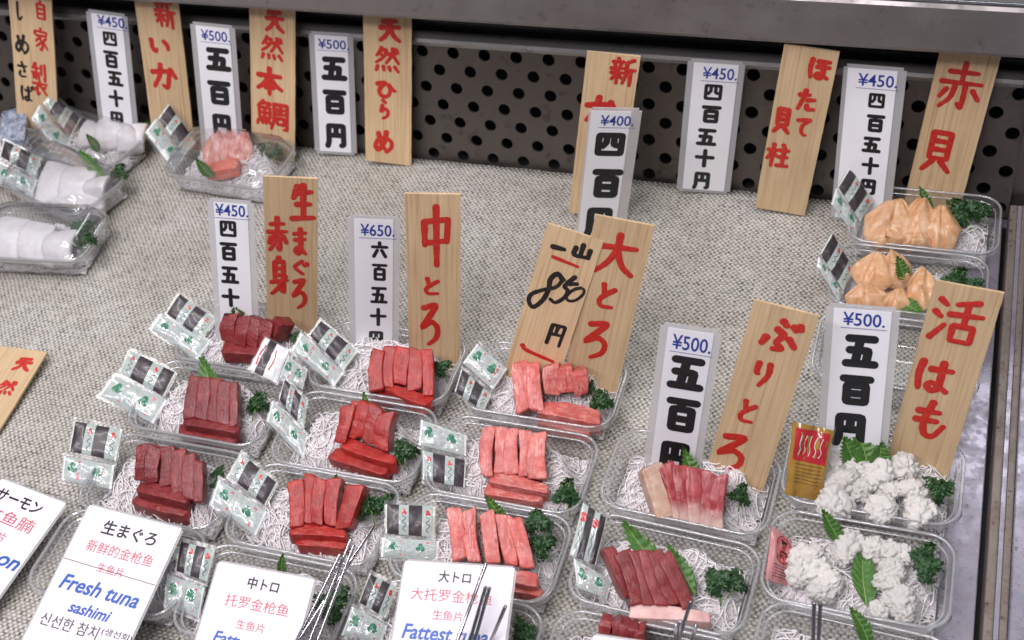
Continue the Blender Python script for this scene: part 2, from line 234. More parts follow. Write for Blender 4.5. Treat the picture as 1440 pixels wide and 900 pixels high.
PACKETS = {'T1': {'d': [[-0.3672, 0.0965, 0.0525], [-0.3256, 0.0852, 0.0344], [-0.3336, 0.0643, 0.0279], [-0.3726, 0.0756, 0.0452]],
        'g': [[-0.3773, 0.0732, 0.0457], [-0.3248, 0.0637, 0.0248], [-0.3312, 0.0458, 0.0192], [-0.3819, 0.0572, 0.0403]]},
 'T2': {'d': [[-0.3776, 0.0178, 0.0527], [-0.3312, 0.013, 0.0359], [-0.3347, -0.0096, 0.0272], [-0.38, -0.0032, 0.0444]],
        'g': [[-0.3838, -0.0073, 0.0438], [-0.3309, -0.0118, 0.025], [-0.3366, -0.0342, 0.0172], [-0.3907, -0.0276, 0.0373]]},
 'T3': {'d': [[-0.3855, -0.07, 0.0511], [-0.3436, -0.063, 0.0408], [-0.3404, -0.0881, 0.0289], [-0.3815, -0.0942, 0.0393]],
        'g': [[-0.384, -0.0991, 0.038], [-0.3404, -0.0921, 0.0272], [-0.3366, -0.1107, 0.0179], [-0.3793, -0.1174, 0.0286]]},
 'C1': {'d': [[-0.2121, 0.0882, 0.0524], [-0.1717, 0.0732, 0.0331], [-0.1794, 0.0534, 0.027], [-0.218, 0.073, 0.0477]],
        'g': [[-0.225, 0.0713, 0.0492], [-0.1786, 0.0509, 0.0256], [-0.1836, 0.0378, 0.0216], [-0.2289, 0.0548, 0.0433]]},
 'X1': {'w': [[-0.2524, 0.0551, 0.0554], [-0.229, 0.0517, 0.0465], [-0.2313, 0.0212, 0.0341], [-0.2583, 0.0245, 0.0441]]},
 'C2': {'d': [[-0.2156, 0.0146, 0.0511], [-0.191, 0.0026, 0.0381], [-0.1878, -0.0194, 0.0276], [-0.2151, -0.0031, 0.0433]],
        'g': [[-0.22, -0.0061, 0.0436], [-0.1821, -0.0242, 0.0237], [-0.1808, -0.0424, 0.0154], [-0.2195, -0.0236, 0.0359]]},
 'X2': {'g': [[-0.2256, 0.0436, 0.0484], [-0.2059, 0.037, 0.0393], [-0.2053, 0.0204, 0.0319], [-0.2276, 0.0239, 0.0405]]},
 'C3': {'d': [[-0.2168, -0.0722, 0.052], [-0.1811, -0.0849, 0.0352], [-0.1853, -0.1041, 0.0283], [-0.2212, -0.0923, 0.0447]],
        'g': [[-0.2279, -0.0972, 0.0448], [-0.1827, -0.1082, 0.0256], [-0.1859, -0.1279, 0.0181], [-0.2284, -0.1163, 0.0367]]},
 'C4': {'d': [[-0.228, -0.1645, 0.0489], [-0.2001, -0.1616, 0.0413], [-0.1989, -0.1849, 0.0309], [-0.2248, -0.1854, 0.0389]],
        'g': [[-0.2297, -0.19, 0.0385], [-0.1993, -0.1897, 0.0289], [-0.1967, -0.2109, 0.019], [-0.2254, -0.2102, 0.0284]]},
 'O1': {'g': [[-0.057, 0.0884, 0.0504], [-0.0269, 0.0767, 0.0358], [-0.0346, 0.0561, 0.0294], [-0.0649, 0.069, 0.0446]],
        'd': [[-0.0649, 0.0635, 0.0422], [-0.035, 0.0519, 0.0277], [-0.038, 0.036, 0.0217], [-0.0656, 0.0441, 0.034]]},
 'O2': {'g': [[-0.0767, -0.0055, 0.0505], [-0.0378, -0.005, 0.0383], [-0.0338, -0.0204, 0.0304], [-0.0734, -0.025, 0.041]],
        'd': [[-0.0692, -0.0281, 0.0383], [-0.0329, -0.0239, 0.0286], [-0.029, -0.0442, 0.0186], [-0.0633, -0.0496, 0.0271]]},
 'O3': {'d': [[-0.0752, -0.0943, 0.049], [-0.0373, -0.0831, 0.0418], [-0.0322, -0.1048, 0.0308], [-0.0695, -0.1145, 0.0385]],
        'g': [[-0.0711, -0.118, 0.0375], [-0.0279, -0.1063, 0.0288], [-0.0255, -0.1202, 0.022], [-0.0685, -0.1319, 0.0306]]},
 'O4': {'d': [[-0.0635, -0.1586, 0.0484], [-0.041, -0.1611, 0.0401], [-0.0441, -0.1834, 0.0315], [-0.0661, -0.1797, 0.0401]],
        'g': [[-0.0697, -0.1843, 0.0393], [-0.0415, -0.1881, 0.0286], [-0.0429, -0.2007, 0.0236], [-0.0722, -0.2051, 0.0311]]},
 'B2': {'d': [[0.0817, -0.0614, 0.052], [0.1014, -0.0663, 0.0436], [0.1001, -0.101, 0.029], [0.0802, -0.1002, 0.0357]],
        'g': [[0.0833, -0.1017, 0.034], [0.1144, -0.1075, 0.0217], [0.1132, -0.1203, 0.0165], [0.0903, -0.1206, 0.0237]]},
 'K1': {'d': [[0.2333, 0.3755, 0.0581], [0.2586, 0.3578, 0.0313], [0.2497, 0.3329, 0.0262], [0.2255, 0.3511, 0.0524]], 'g': [[0.224, 0.3482, 0.0522], [0.25, 0.3312, 0.0252], [0.2483, 0.317, 0.0198], [0.2219, 0.3316, 0.046]]},
 'K2': {'d': [[0.2291, 0.278, 0.0578], [0.2524, 0.2598, 0.0322], [0.246, 0.2362, 0.0259], [0.2218, 0.2545, 0.0521]], 'g': [[0.2204, 0.2518, 0.0519], [0.2462, 0.2346, 0.025], [0.2441, 0.2245, 0.0218], [0.2212, 0.2416, 0.0466]]},
 'H1': {'r': [[0.2296, 0.0313, 0.0774], [0.2609, 0.0364, 0.068], [0.2584, -0.0006, 0.0231], [0.2304, -0.0054, 0.031]]},
 'H2': {'p': [[0.2263, -0.0446, 0.0418], [0.2416, -0.0425, 0.0234], [0.245, -0.0742, 0.0085], [0.2283, -0.0839, 0.0262]]},
 'S1': {'d': [[-0.5227, 0.3712, 0.0621], [-0.4888, 0.3498, 0.0273], [-0.4952, 0.3296, 0.0225], [-0.5278, 0.3504, 0.0562]],
        'g': [[-0.5295, 0.3493, 0.0569], [-0.4947, 0.3277, 0.0212], [-0.4996, 0.3097, 0.0165], [-0.5348, 0.3297, 0.0516]]},
 'A1': {'d': [[-0.6858, 0.374, 0.0598], [-0.6513, 0.367, 0.0312], [-0.6547, 0.341, 0.0215], [-0.6887, 0.3601, 0.0554]],
        'g': [[-0.6915, 0.3558, 0.0554], [-0.6526, 0.3377, 0.0185], [-0.6589, 0.3181, 0.014], [-0.6939, 0.3376, 0.0487]]},
 'A2': {'d': [[-0.6992, 0.2901, 0.0528], [-0.6529, 0.2855, 0.0361], [-0.652, 0.2649, 0.0269], [-0.6969, 0.2722, 0.0443]],
        'g': [[-0.6961, 0.2643, 0.0407], [-0.6484, 0.2615, 0.0243], [-0.6476, 0.2446, 0.0167], [-0.6895, 0.2447, 0.0301]]}}
PARSLEY = [('T1', -0.2388, 0.0805, 0.036, 0.0087), ('T2', -0.2396, -0.0014, 0.036, 0.0128), ('T3', -0.24, -0.0825, 0.036, 0.0073), ('T3', -0.2371, -0.0951, 0.036, 0.0054), ('C1', -0.0882, 0.0707, 0.036, 0.0102),
 ('C2', -0.0883, -0.026, 0.036, 0.0133), ('C3', -0.098, -0.0873, 0.036, 0.0135), ('C3', -0.0849, -0.0801, 0.036, 0.0088), ('C4', -0.0901, -0.1815, 0.036, 0.0176), ('O1', 0.063, 0.0617, 0.036, 0.0123),
 ('O1', 0.0492, 0.0732, 0.036, 0.0074), ('O2', 0.06, -0.0419, 0.036, 0.0138), ('O3', 0.0452, -0.0737, 0.036, 0.0136), ('O3', 0.0538, -0.0926, 0.036, 0.0123), ('O4', 0.0626, -0.1698, 0.036, 0.0116),
 ('B1', 0.1958, -0.013, 0.036, 0.0101), ('B2', 0.1946, -0.0957, 0.036, 0.0139), ('B2', 0.2075, -0.0928, 0.036, 0.0107), ('H1', 0.3451, 0.0243, 0.036, 0.0127), ('H2', 0.3387, -0.0397, 0.036, 0.0117),
 ('H2', 0.3422, -0.0517, 0.036, 0.0126), ('K1', 0.3417, 0.3613, 0.034, 0.0183), ('K1', 0.3576, 0.3639, 0.034, 0.0121), ('K2', 0.3416, 0.2621, 0.036, 0.0141), ('K2', 0.3569, 0.2582, 0.036, 0.0102),
 ('S1', -0.3982, 0.3489, 0.034, 0.0127), ('S1', -0.3852, 0.3457, 0.034, 0.011), ('A2', -0.5494, 0.2808, 0.036, 0.0119), ('A3', -0.5412, 0.1857, 0.036, 0.0151), ('A3', -0.5273, 0.1743, 0.036, 0.0135),
 ('A1', -0.5615, 0.3683, 0.036, 0.0066)]
LEAVES = [('T1', [-0.2998, 0.0846, 0.028], [-0.3015, 0.0875, 0.052], 0.024), ('T2', [-0.2653, -0.0175, 0.03], [-0.2999, 0.0197, 0.056], 0.024), ('C2', [-0.1332, -0.006, 0.028], [-0.1373, 0.0123, 0.052], 0.011),
 ('C3', [-0.1232, -0.0823, 0.028], [-0.1255, -0.0772, 0.052], 0.011), ('C4', [-0.1398, -0.1677, 0.028], [-0.1368, -0.1595, 0.052], 0.01), ('O2', [0.0165, -0.0072, 0.028], [0.0153, 0.0023, 0.052], 0.009),
 ('O3', [0.0216, -0.0836, 0.028], [0.0046, -0.073, 0.052], 0.015), ('B1', [0.1645, -0.0136, 0.028], [0.1485, 0.0052, 0.052], 0.018), ('B2', [0.1639, -0.1051, 0.03], [0.1193, -0.0763, 0.056], 0.024),
 ('B2', [0.1802, -0.1103, 0.03], [0.1538, -0.0816, 0.044], 0.018), ('H1', [0.2932, 0.0281, 0.028], [0.2781, 0.054, 0.052], 0.026), ('H1', [0.2982, 0.0328, 0.028], [0.2979, 0.0433, 0.052], 0.022),
 ('H1', [0.2816, 0.0329, 0.028], [0.2695, 0.0426, 0.052], 0.024), ('H2', [0.2796, -0.0406, 0.028], [0.2626, -0.0302, 0.052], 0.016), ('H2', [0.3036, -0.0861, 0.0225], [0.2958, -0.0416, 0.025], 0.026),
 ('H3', [0.3102, -0.1269, 0.028], [0.2924, -0.111, 0.052], 0.015), ('K1', [0.3138, 0.3534, 0.028], [0.3003, 0.3607, 0.052], 0.014), ('K2', [0.3001, 0.2519, 0.028], [0.2891, 0.2604, 0.052], 0.017),
 ('K2', [0.2931, 0.2254, 0.03], [0.3153, 0.2159, 0.03], 0.02), ('A2', [-0.5556, 0.2622, 0.028], [-0.5957, 0.2868, 0.052], 0.018), ('T3', [-0.2583, -0.0857, 0.045], [-0.2416, -0.1091, 0.03], 0.016),
 ('S1', [-0.4366, 0.2928, 0.028], [-0.4492, 0.2932, 0.052], 0.016), ('A1', [-0.5953, 0.3137, 0.028], [-0.6029, 0.3145, 0.052], 0.014)]
HAMO = {'H1': [(0.2627, 0.0354, 0.036, 0.0107), (0.2808, 0.0355, 0.036, 0.0114), (0.2952, 0.0294, 0.036, 0.0141), (0.3158, 0.041, 0.036, 0.0127), (0.2693, 0.0168, 0.036, 0.0127), (0.2692, -0.0044, 0.036, 0.0132),
        (0.3039, -0.0022, 0.036, 0.0124), (0.3257, 0.0216, 0.036, 0.0104), (0.3329, -0.0011, 0.036, 0.0116), (0.3099, 0.0183, 0.036, 0.0083), (0.2874, 0.0135, 0.036, 0.0098), (0.3282, 0.0081, 0.036, 0.0082)],
 'H2': [(0.2531, -0.0584, 0.033, 0.012), (0.2527, -0.0715, 0.033, 0.0101), (0.273, -0.0755, 0.033, 0.0112), (0.2696, -0.0847, 0.033, 0.0094), (0.2836, -0.04, 0.033, 0.012), (0.2813, -0.0493, 0.033, 0.0084),
        (0.3022, -0.0388, 0.033, 0.0096), (0.3148, -0.0375, 0.033, 0.0095), (0.3242, -0.0398, 0.033, 0.0083), (0.3177, -0.0555, 0.033, 0.0106), (0.3153, -0.066, 0.033, 0.0094), (0.3245, -0.0791, 0.033, 0.0116),
        (0.3123, -0.0914, 0.033, 0.0069), (0.2614, -0.0667, 0.033, 0.0107), (0.3298, -0.0888, 0.033, 0.008)]}
CLAM = {'K1': [(0.2779, 0.3245, 0.04, 0.0214, 0.0214), (0.3026, 0.3285, 0.04, 0.0158, 0.0223), (0.324, 0.3264, 0.04, 0.0152, 0.0184), (0.2762, 0.3099, 0.034, 0.0167, 0.0084), (0.3027, 0.3129, 0.034, 0.0139, 0.0083)],
 'K2': [(0.2715, 0.2574, 0.04, 0.018, 0.0153), (0.29, 0.2633, 0.04, 0.0117, 0.0153), (0.3142, 0.2414, 0.04, 0.0123, 0.0168), (0.2681, 0.2291, 0.034, 0.0169, 0.0116), (0.2939, 0.2286, 0.034, 0.0115, 0.0106)]}
SLABS = {'S1': [(-0.4566, 0.3385, 0.034, 0.0133, 0.0217), (-0.4422, 0.3424, 0.034, 0.0133, 0.0229), (-0.4253, 0.3412, 0.034, 0.0132, 0.0209)]}
RODS = [(-0.0661, -0.1793, 0.105, -0.1253, -0.3854, 0.0, 0), (-0.0504, -0.1506, 0.105, -0.1603, -0.4516, 0.0, 0), (-0.0632, -0.1649, 0.105, -0.1005, -0.4139, 0.0, 0), (-0.059, -0.1697, 0.105, -0.0909, -0.3973, 0.0, 0),
 (0.042, -0.1632, 0.105, 0.0055, -0.3092, 0.0, 1), (0.0476, -0.1821, 0.105, 0.0208, -0.2552, 0.0, 1), (0.0505, -0.1821, 0.105, 0.025, -0.2525, 0.0, 1), (0.0661, -0.1942, 0.105, 0.0288, -0.2123, 0.0, 1),
 (0.1893, -0.1619, 0.105, 0.1668, -0.2092, 0.0, 2), (0.1857, -0.1786, 0.105, 0.1752, -0.17, 0.0, 2), (0.1834, -0.1819, 0.105, 0.172, -0.164, 0.0, 2), (0.1965, -0.1795, 0.105, 0.1798, -0.1603, 0.0, 2),
 (0.2693, -0.1446, 0.105, 0.276, -0.1805, 0.0, 3), (0.2733, -0.1437, 0.105, 0.2788, -0.1798, 0.0, 3)]
# ------------------------------------------------------------------ helpers
def tag(o, label=None, cat=None, group=None, kind=None):
    if label: o['label'] = label
    if cat: o['category'] = cat
    if group: o['group'] = group
    if kind: o['kind'] = kind
    return o
def link(name, me, mats, parent=None, smooth=True):
    if not isinstance(mats, (list, tuple)): mats = [mats]
    if not me.materials:
        for m in mats: me.materials.append(m)
    if smooth:
        for p in me.polygons: p.use_smooth = True
    o = bpy.data.objects.new(name, me); COL.objects.link(o)
    if parent: o.parent = parent
    return o
class MB:
    def __init__(s): s.v = []; s.f = []; s.mi = []
    def add(s, vs, fs, mi=0):
        b = len(s.v); s.v += [tuple(v) for v in vs]; s.f += [tuple(i+b for i in f) for f in fs]; s.mi += [mi]*len(fs)
    def box(s, c, d, mi=0):
        cx, cy, cz = c; x, y, z = d[0]/2, d[1]/2, d[2]/2
        s.add([(cx+i*x, cy+j*y, cz+k*z) for k in (-1, 1) for j in (-1, 1) for i in (-1, 1)],
              [(0, 2, 3, 1), (4, 5, 7, 6), (0, 1, 5, 4), (2, 6, 7, 3), (0, 4, 6, 2), (1, 3, 7, 5)], mi)
    def rings(s, rings, close=True, cap=True, mi=0):
        n = len(rings[0]); vs = [v for r in rings for v in r]; fs = []
        for a in range(len(rings)-1):
            for b in range(n if close else n-1):
                fs.append((a*n+b, a*n+(b+1) % n, (a+1)*n+(b+1) % n, (a+1)*n+b))
        if cap: fs += [tuple(range(n))[::-1], tuple((len(rings)-1)*n+i for i in range(n))]
        s.add(vs, fs, mi)
    def tube(s, pts, r, n=6, mi=0):
        pts = [Vector(p) for p in pts]; rs = r if isinstance(r, (list, tuple)) else [r]*len(pts); rings = []
        for i, p in enumerate(pts):
            t = (pts[min(i+1, len(pts)-1)]-pts[max(i-1, 0)]).normalized()
            a = t.cross(Vector((0, 0, 1)) if abs(t.z) < .95 else Vector((1, 0, 0))).normalized(); b = t.cross(a)
            rings.append([p+(a*math.cos(k*math.tau/n)+b*math.sin(k*math.tau/n))*rs[i] for k in range(n)])
        s.rings(rings, mi=mi)
    def mesh(s, name):
        me = bpy.data.meshes.new(name); me.from_pydata(s.v, [], s.f)
        me.polygons.foreach_set('material_index', s.mi); me.update(); return me
    def build(s, name, mats, parent=None, smooth=True): return link(name, s.mesh(name), mats, parent, smooth)
def empty(name, loc, rot=None):
    o = bpy.data.objects.new(name, None); COL.objects.link(o); o.location = loc; o.empty_display_size = .01
    if rot is not None: o.rotation_euler = rot
    return o
def bevelled(me, w, seg=2):
    bm = bmesh.new(); bm.from_mesh(me); bmesh.ops.bevel(bm, geom=bm.edges[:], offset=w, segments=seg, affect='EDGES', profile=.6); bm.to_mesh(me); bm.free(); return me
def local(vs, o): return [tuple(Vector(v)-Vector(o)) for v in vs]
# ------------------------------------------------------------------ materials
def mat(name):
    m = bpy.data.materials.new(name); m.use_nodes = True; nt = m.node_tree
    return m, nt, nt.nodes['Principled BSDF']
def N(nt, t, **k):
    n = nt.nodes.new('ShaderNode'+t)
    for a, v in k.items():
        if a.startswith('i_'):
            q = a[2:]; n.inputs[int(q) if q.isdigit() else q].default_value = v
        else: setattr(n, a, v)
    return n
def ramp(nt, fac, stops):
    r = nt.nodes.new('ShaderNodeValToRGB'); e = r.color_ramp.elements
    while len(e) < len(stops): e.new(.5)
    for i, (p, c) in enumerate(stops): e[i].position = p; e[i].color = (*c, 1) if len(c) == 3 else c
    nt.links.new(fac, r.inputs[0]); return r.outputs[0]
def coord(nt, scale=(1, 1, 1), kind='Object', rot=(0, 0, 0)):
    c = nt.nodes.new('ShaderNodeTexCoord'); m = N(nt, 'Mapping'); m.inputs['Scale'].default_value = scale; m.inputs['Rotation'].default_value = rot
    nt.links.new(c.outputs[kind], m.inputs[0]); return m.outputs[0]
def noisef(nt, vec, scale, detail=3, rough=.5, dist=0):
    n = N(nt, 'TexNoise', i_Scale=scale, i_Detail=detail, i_Roughness=rough, i_Distortion=dist); nt.links.new(vec, n.inputs['Vector']); return n.outputs['Fac']
def mixc(nt, fac, a, b, blend='MIX'):
    m = nt.nodes.new('ShaderNodeMix'); m.data_type = 'RGBA'; m.blend_type = blend
    for s, x in ((m.inputs[0], fac), (m.inputs[6], a), (m.inputs[7], b)):
        if isinstance(x, (int, float)): s.default_value = x
        elif isinstance(x, tuple): s.default_value = (*x, 1)
        else: nt.links.new(x, s)
    return m.outputs[2]
def mth(nt, op, a, b=None, clamp=False):
    m = N(nt, 'Math', operation=op, use_clamp=clamp)
    for i, x in enumerate((a, b)):
        if x is None: continue
        if isinstance(x, (int, float)): m.inputs[i].default_value = x
        else: nt.links.new(x, m.inputs[i])
    return m.outputs[0]
def bump(nt, b, h, strength, dist=.001):
    n = N(nt, 'Bump', i_Strength=strength, i_Distance=dist); nt.links.new(h, n.inputs['Height']); nt.links.new(n.outputs[0], b.inputs['Normal'])
def setp(b, **k):
    for a, v in k.items():
        b.inputs[a.replace('_', ' ')].default_value = (*v, 1) if isinstance(v, tuple) and len(v) == 3 and a != 'Subsurface_Radius' else v
def randshift(nt, vec):
    oi = nt.nodes.new('ShaderNodeObjectInfo'); a = N(nt, 'VectorMath', operation='ADD')
    s = N(nt, 'VectorMath', operation='SCALE'); s.inputs['Scale'].default_value = 7.0
    cm = N(nt, 'CombineXYZ')
    for i in range(3): nt.links.new(oi.outputs['Random'], cm.inputs[i])
    nt.links.new(cm.outputs[0], s.inputs[0]); nt.links.new(vec, a.inputs[0]); nt.links.new(s.outputs[0], a.inputs[1])
    return a.outputs[0], oi.outputs['Random']
def plain(name, col, rough=.5, spec=.5, metal=0, var=.0, scale=200, bumps=0, coat=0):
    m, nt, b = mat(name); setp(b, Base_Color=col, Roughness=rough, Metallic=metal, Specular_IOR_Level=spec, Coat_Weight=coat)
    v = coord(nt); f = noisef(nt, v, scale, 4)
    if var: nt.links.new(mixc(nt, f, tuple(c*(1-var) for c in col), tuple(min(1, c*(1+var)) for c in col)), b.inputs['Base Color'])
    if bumps: bump(nt, b, f, bumps)
    return m
def fish(name, deep, pale, line, lines=.5, freq=170, sss=.12, rough=.34, tip=None, coat=.42, shade=(.52, .40, .42)):
    m, nt, b = mat(name); v0 = coord(nt); v, rnd = randshift(nt, v0)
    base = mixc(nt, ramp(nt, noisef(nt, v, 130, 5, .65), [(.32, (0, 0, 0)), (.68, (1, 1, 1))]), deep, pale)
    mpv = N(nt, 'Mapping'); mpv.inputs['Scale'].default_value = (freq*1.1, freq*.22, freq*.7); mpv.inputs['Rotation'].default_value = (.1, 0, .85); nt.links.new(v, mpv.inputs[0])
    l = ramp(nt, noisef(nt, mpv.outputs[0], 1, 3, .55, .9), [(.44, (0, 0, 0)), (.495, (1, 1, 1)), (.53, (.7, .7, .7)), (.60, (0, 0, 0))])
    patch = ramp(nt, noisef(nt, v, 60, 2), [(.40, (0, 0, 0)), (.62, (1, 1, 1))])
    c = mixc(nt, mth(nt, 'MULTIPLY', mth(nt, 'MULTIPLY', l, patch), lines), base, line)
    if tip:                                                     # the flesh itself pales towards the belly end
        g = N(nt, 'SeparateXYZ'); nt.links.new(v0, g.inputs[0])
        t = mth(nt, 'ADD', mth(nt, 'MULTIPLY', g.outputs['Y'], -38), mth(nt, 'MULTIPLY', noisef(nt, v, 140, 2), .5))
        c = mixc(nt, ramp(nt, t, [(.42, (0, 0, 0)), (1.05, (1, 1, 1))]), c, tip)
    c = mixc(nt, .55, c, ramp(nt, noisef(nt, v, 45, 3, .6, .6), [(.30, shade), (.62, (1, 1, 1))]), 'MULTIPLY')
    val = N(nt, 'HueSaturation'); nt.links.new(c, val.inputs['Color']); nt.links.new(mth(nt, 'ADD', mth(nt, 'MULTIPLY', rnd, .20), .92), val.inputs['Value'])
    nt.links.new(val.outputs[0], b.inputs['Base Color'])
    setp(b, Roughness=rough, Subsurface_Weight=sss, Subsurface_Scale=.003, Coat_Weight=coat, Coat_Roughness=.12, Specular_IOR_Level=.22)
    b.inputs['Subsurface Radius'].default_value = (1, .3, .2)
    bump(nt, b, mixc(nt, .25, noisef(nt, v, 700, 5, .65), l), .55, .0007)
    nt.links.new(b.inputs['Normal'].links[0].from_socket, b.inputs['Coat Normal'])
    return m
AKAMI = fish('dark_tuna', (.155, .013, .016), (.27, .035, .035), (.46, .13, .12), .30, 330)
CHU = fish('red_tuna', (.30, .012, .010), (.47, .034, .026), (.68, .20, .16), .26, 300)
OTORO = fish('pink_tuna', (.54, .07, .064), (.71, .21, .175), (.86, .48, .43), .75, 230)
MAROON = fish('maroon_fish', (.19, .018, .022), (.30, .045, .045), (.45, .14, .13), .2, 300)
BURI = fish('yellowtail', (.30, .020, .032), (.46, .075, .080), (.72, .40, .36), .5, 110, tip=(.68, .52, .45))
PALE = fish('pale_flesh', (.60, .37, .27), (.70, .50, .38), (.75, .62, .52), .4, 110)
PALEPINK = fish('pale_pink_flesh', (.74, .45, .42), (.80, .56, .52), (.85, .7, .66), .4)
TAI = fish('sea_bream', (.72, .17, .12), (.82, .40, .34), (.90, .68, .62), .9, 230, rough=.2)
TAIRED = fish('sea_bream_red', (.70, .10, .05), (.78, .22, .14), (.86, .5, .4), .6)
SQUID = fish('white_squid', (.78, .74, .75), (.88, .85, .86), (.92, .90, .90), .3, 60, .3, .2, shade=(.80, .77, .77))
SILVER = fish('silver_fish', (.10, .13, .20), (.52, .58, .70), (.75, .8, .9), .9, 240, .02, .12)
CLAMM = fish('clam_flesh', (.62, .32, .14), (.78, .52, .33), (.80, .60, .45), .45, 60, .12, .25, shade=(.72, .55, .42))
CONGER = fish('white_conger', (.68, .66, .63), (.82, .80, .77), (.84, .82, .80), .2, 60, .10, .4, coat=.3, shade=(.60, .57, .50))
def plastic(name, rough, haze, fres=1.3, wav=.12, tint=(.975, .985, .99)):
    m, nt, b = mat(name); nt.nodes.remove(b); out = nt.nodes['Material Output']
    t = N(nt, 'BsdfTransparent'); t.inputs[0].default_value = (*tint, 1)
    g = N(nt, 'BsdfGlossy', i_Roughness=rough); d = N(nt, 'BsdfTranslucent'); d.inputs[0].default_value = (.95, .95, .97, 1)
    d2 = N(nt, 'BsdfDiffuse'); d2.inputs[0].default_value = (.93, .93, .95, 1)
    dd = N(nt, 'MixShader'); dd.inputs[0].default_value = .5; nt.links.new(d.outputs[0], dd.inputs[1]); nt.links.new(d2.outputs[0], dd.inputs[2])
    fr = N(nt, 'Fresnel'); ge = nt.nodes.new('ShaderNodeNewGeometry')
    nt.links.new(mth(nt, 'SUBTRACT', 1.5, mth(nt, 'MULTIPLY', ge.outputs['Backfacing'], .8333)), fr.inputs['IOR'])
    bp = N(nt, 'Bump', i_Strength=wav, i_Distance=.001); nt.links.new(noisef(nt, coord(nt), 130, 2), bp.inputs['Height'])
    for s in (g, fr): nt.links.new(bp.outputs[0], s.inputs['Normal'])
    m1 = N(nt, 'MixShader'); m1.inputs[0].default_value = haze; nt.links.new(t.outputs[0], m1.inputs[1]); nt.links.new(dd.outputs[0], m1.inputs[2])
    m2 = N(nt, 'MixShader'); nt.links.new(mth(nt, 'MULTIPLY', fr.outputs[0], fres, True), m2.inputs[0]); nt.links.new(m1.outputs[0], m2.inputs[1]); nt.links.new(g.outputs[0], m2.inputs[2])
    nt.links.new(m2.outputs[0], out.inputs[0]); return m
CLEAR = plastic('clear_plastic', .08, .075, 2.4, .05)
RIM = plastic('clear_plastic_rim', .12, .30, 3.0, 0)  # extra white haze stands in for lamp reflections along the rims
FILM = plastic('clear_film', .2, .10, 1.2, 0)
SLEEVE = plastic('laminate_sleeve', .15, .55, 1.0, .05)
def wood():
    m, nt, b = mat('pale_cedar'); v, rnd = randshift(nt, coord(nt, (1, 1, 1)))
    mp = N(nt, 'Mapping'); mp.inputs['Scale'].default_value = (520, 520, 7); nt.links.new(v, mp.inputs[0])
    g = noisef(nt, mp.outputs[0], 1, 3, .6, .3)
    mp2 = N(nt, 'Mapping'); mp2.inputs['Scale'].default_value = (2600, 2600, 60); nt.links.new(v, mp2.inputs[0]); g2 = noisef(nt, mp2.outputs[0], 1, 2)
    mp3 = N(nt, 'Mapping'); mp3.inputs['Scale'].default_value = (40, 40, 14); nt.links.new(v, mp3.inputs[0]); g3 = noisef(nt, mp3.outputs[0], 1, 3)
    c = ramp(nt, g, [(.30, (.50, .33, .17)), (.46, (.66, .47, .27)), (.7, (.72, .53, .32))])
    c = mixc(nt, .18, c, g2, 'MULTIPLY'); c = mixc(nt, .30, c, ramp(nt, g3, [(.3, (.55, .5, .45)), (.65, (1, 1, 1))]), 'MULTIPLY')
    h = N(nt, 'HueSaturation'); nt.links.new(c, h.inputs['Color']); nt.links.new(mth(nt, 'ADD', mth(nt, 'MULTIPLY', rnd, .18), 1.0), h.inputs['Value'])
    nt.links.new(h.outputs[0], b.inputs['Base Color']); setp(b, Roughness=.62); bump(nt, b, g, .3, .0005); return m
WOOD = wood()
def ink(name, col, dry=.25):
    m, nt, b = mat(name); v = coord(nt); f = noisef(nt, v, 350, 4, .6)
    nt.links.new(mixc(nt, ramp(nt, f, [(.45, (0, 0, 0)), (.75, (dry, dry, dry))]), col, tuple(min(1, c*1.5+.08) for c in col)), b.inputs['Base Color'])
    setp(b, Roughness=.45); return m
RED = ink('red_brush_paint', (.52, .020, .012), .35); BLACKP = ink('black_brush_paint', (.012, .010, .010))
BLACK = plain('black_print', (.012, .012, .014), .35); BLUE = plain('blue_print', (.022, .045, .30), .35)
PINKRED = plain('thin_red_print', (.62, .10, .11), .45); GREYINK = plain('grey_print', (.06, .06, .075), .45); BLUE2 = plain('bright_blue_print', (.03, .11, .45), .4)
PAPER = plain('white_card', (.85, .85, .88), .33, .5, var=.03, scale=30, coat=.2)
PAPERP = plain('white_menu_card', (.84, .79, .86), .33, .5, var=.035, scale=40, coat=.2)
DAIKON = plain('white_radish', (.88, .83, .83), .22, .5, var=.05, scale=300)
for m_ in (DAIKON, CONGER, SQUID):
    b_ = m_.node_tree.nodes['Principled BSDF']; setp(b_, Subsurface_Weight=.35, Subsurface_Scale=.002); b_.inputs['Subsurface Radius'].default_value = (1, .8, .75)
def leafm(name, a, b_, scale=300, rough=.4):
    m, nt, b = mat(name); v, rnd = randshift(nt, coord(nt)); f = noisef(nt, v, scale, 3)
    nt.links.new(mixc(nt, f, a, b_), b.inputs['Base Color']); setp(b, Roughness=rough, Subsurface_Weight=.05, Subsurface_Scale=.001); bump(nt, b, noisef(nt, v, 900, 2), .3, .0004); return m
PARS = leafm('curly_parsley', (.008, .035, .010), (.035, .11, .028), 260, .38); STEM = leafm('parsley_stalk', (.10, .20, .05), (.16, .30, .08))
SHISO = leafm('shiso_leaf', (.030, .100, .014), (.085, .21, .030), 160, .42); VEIN = plain('leaf_vein', (.22, .36, .10), .5)
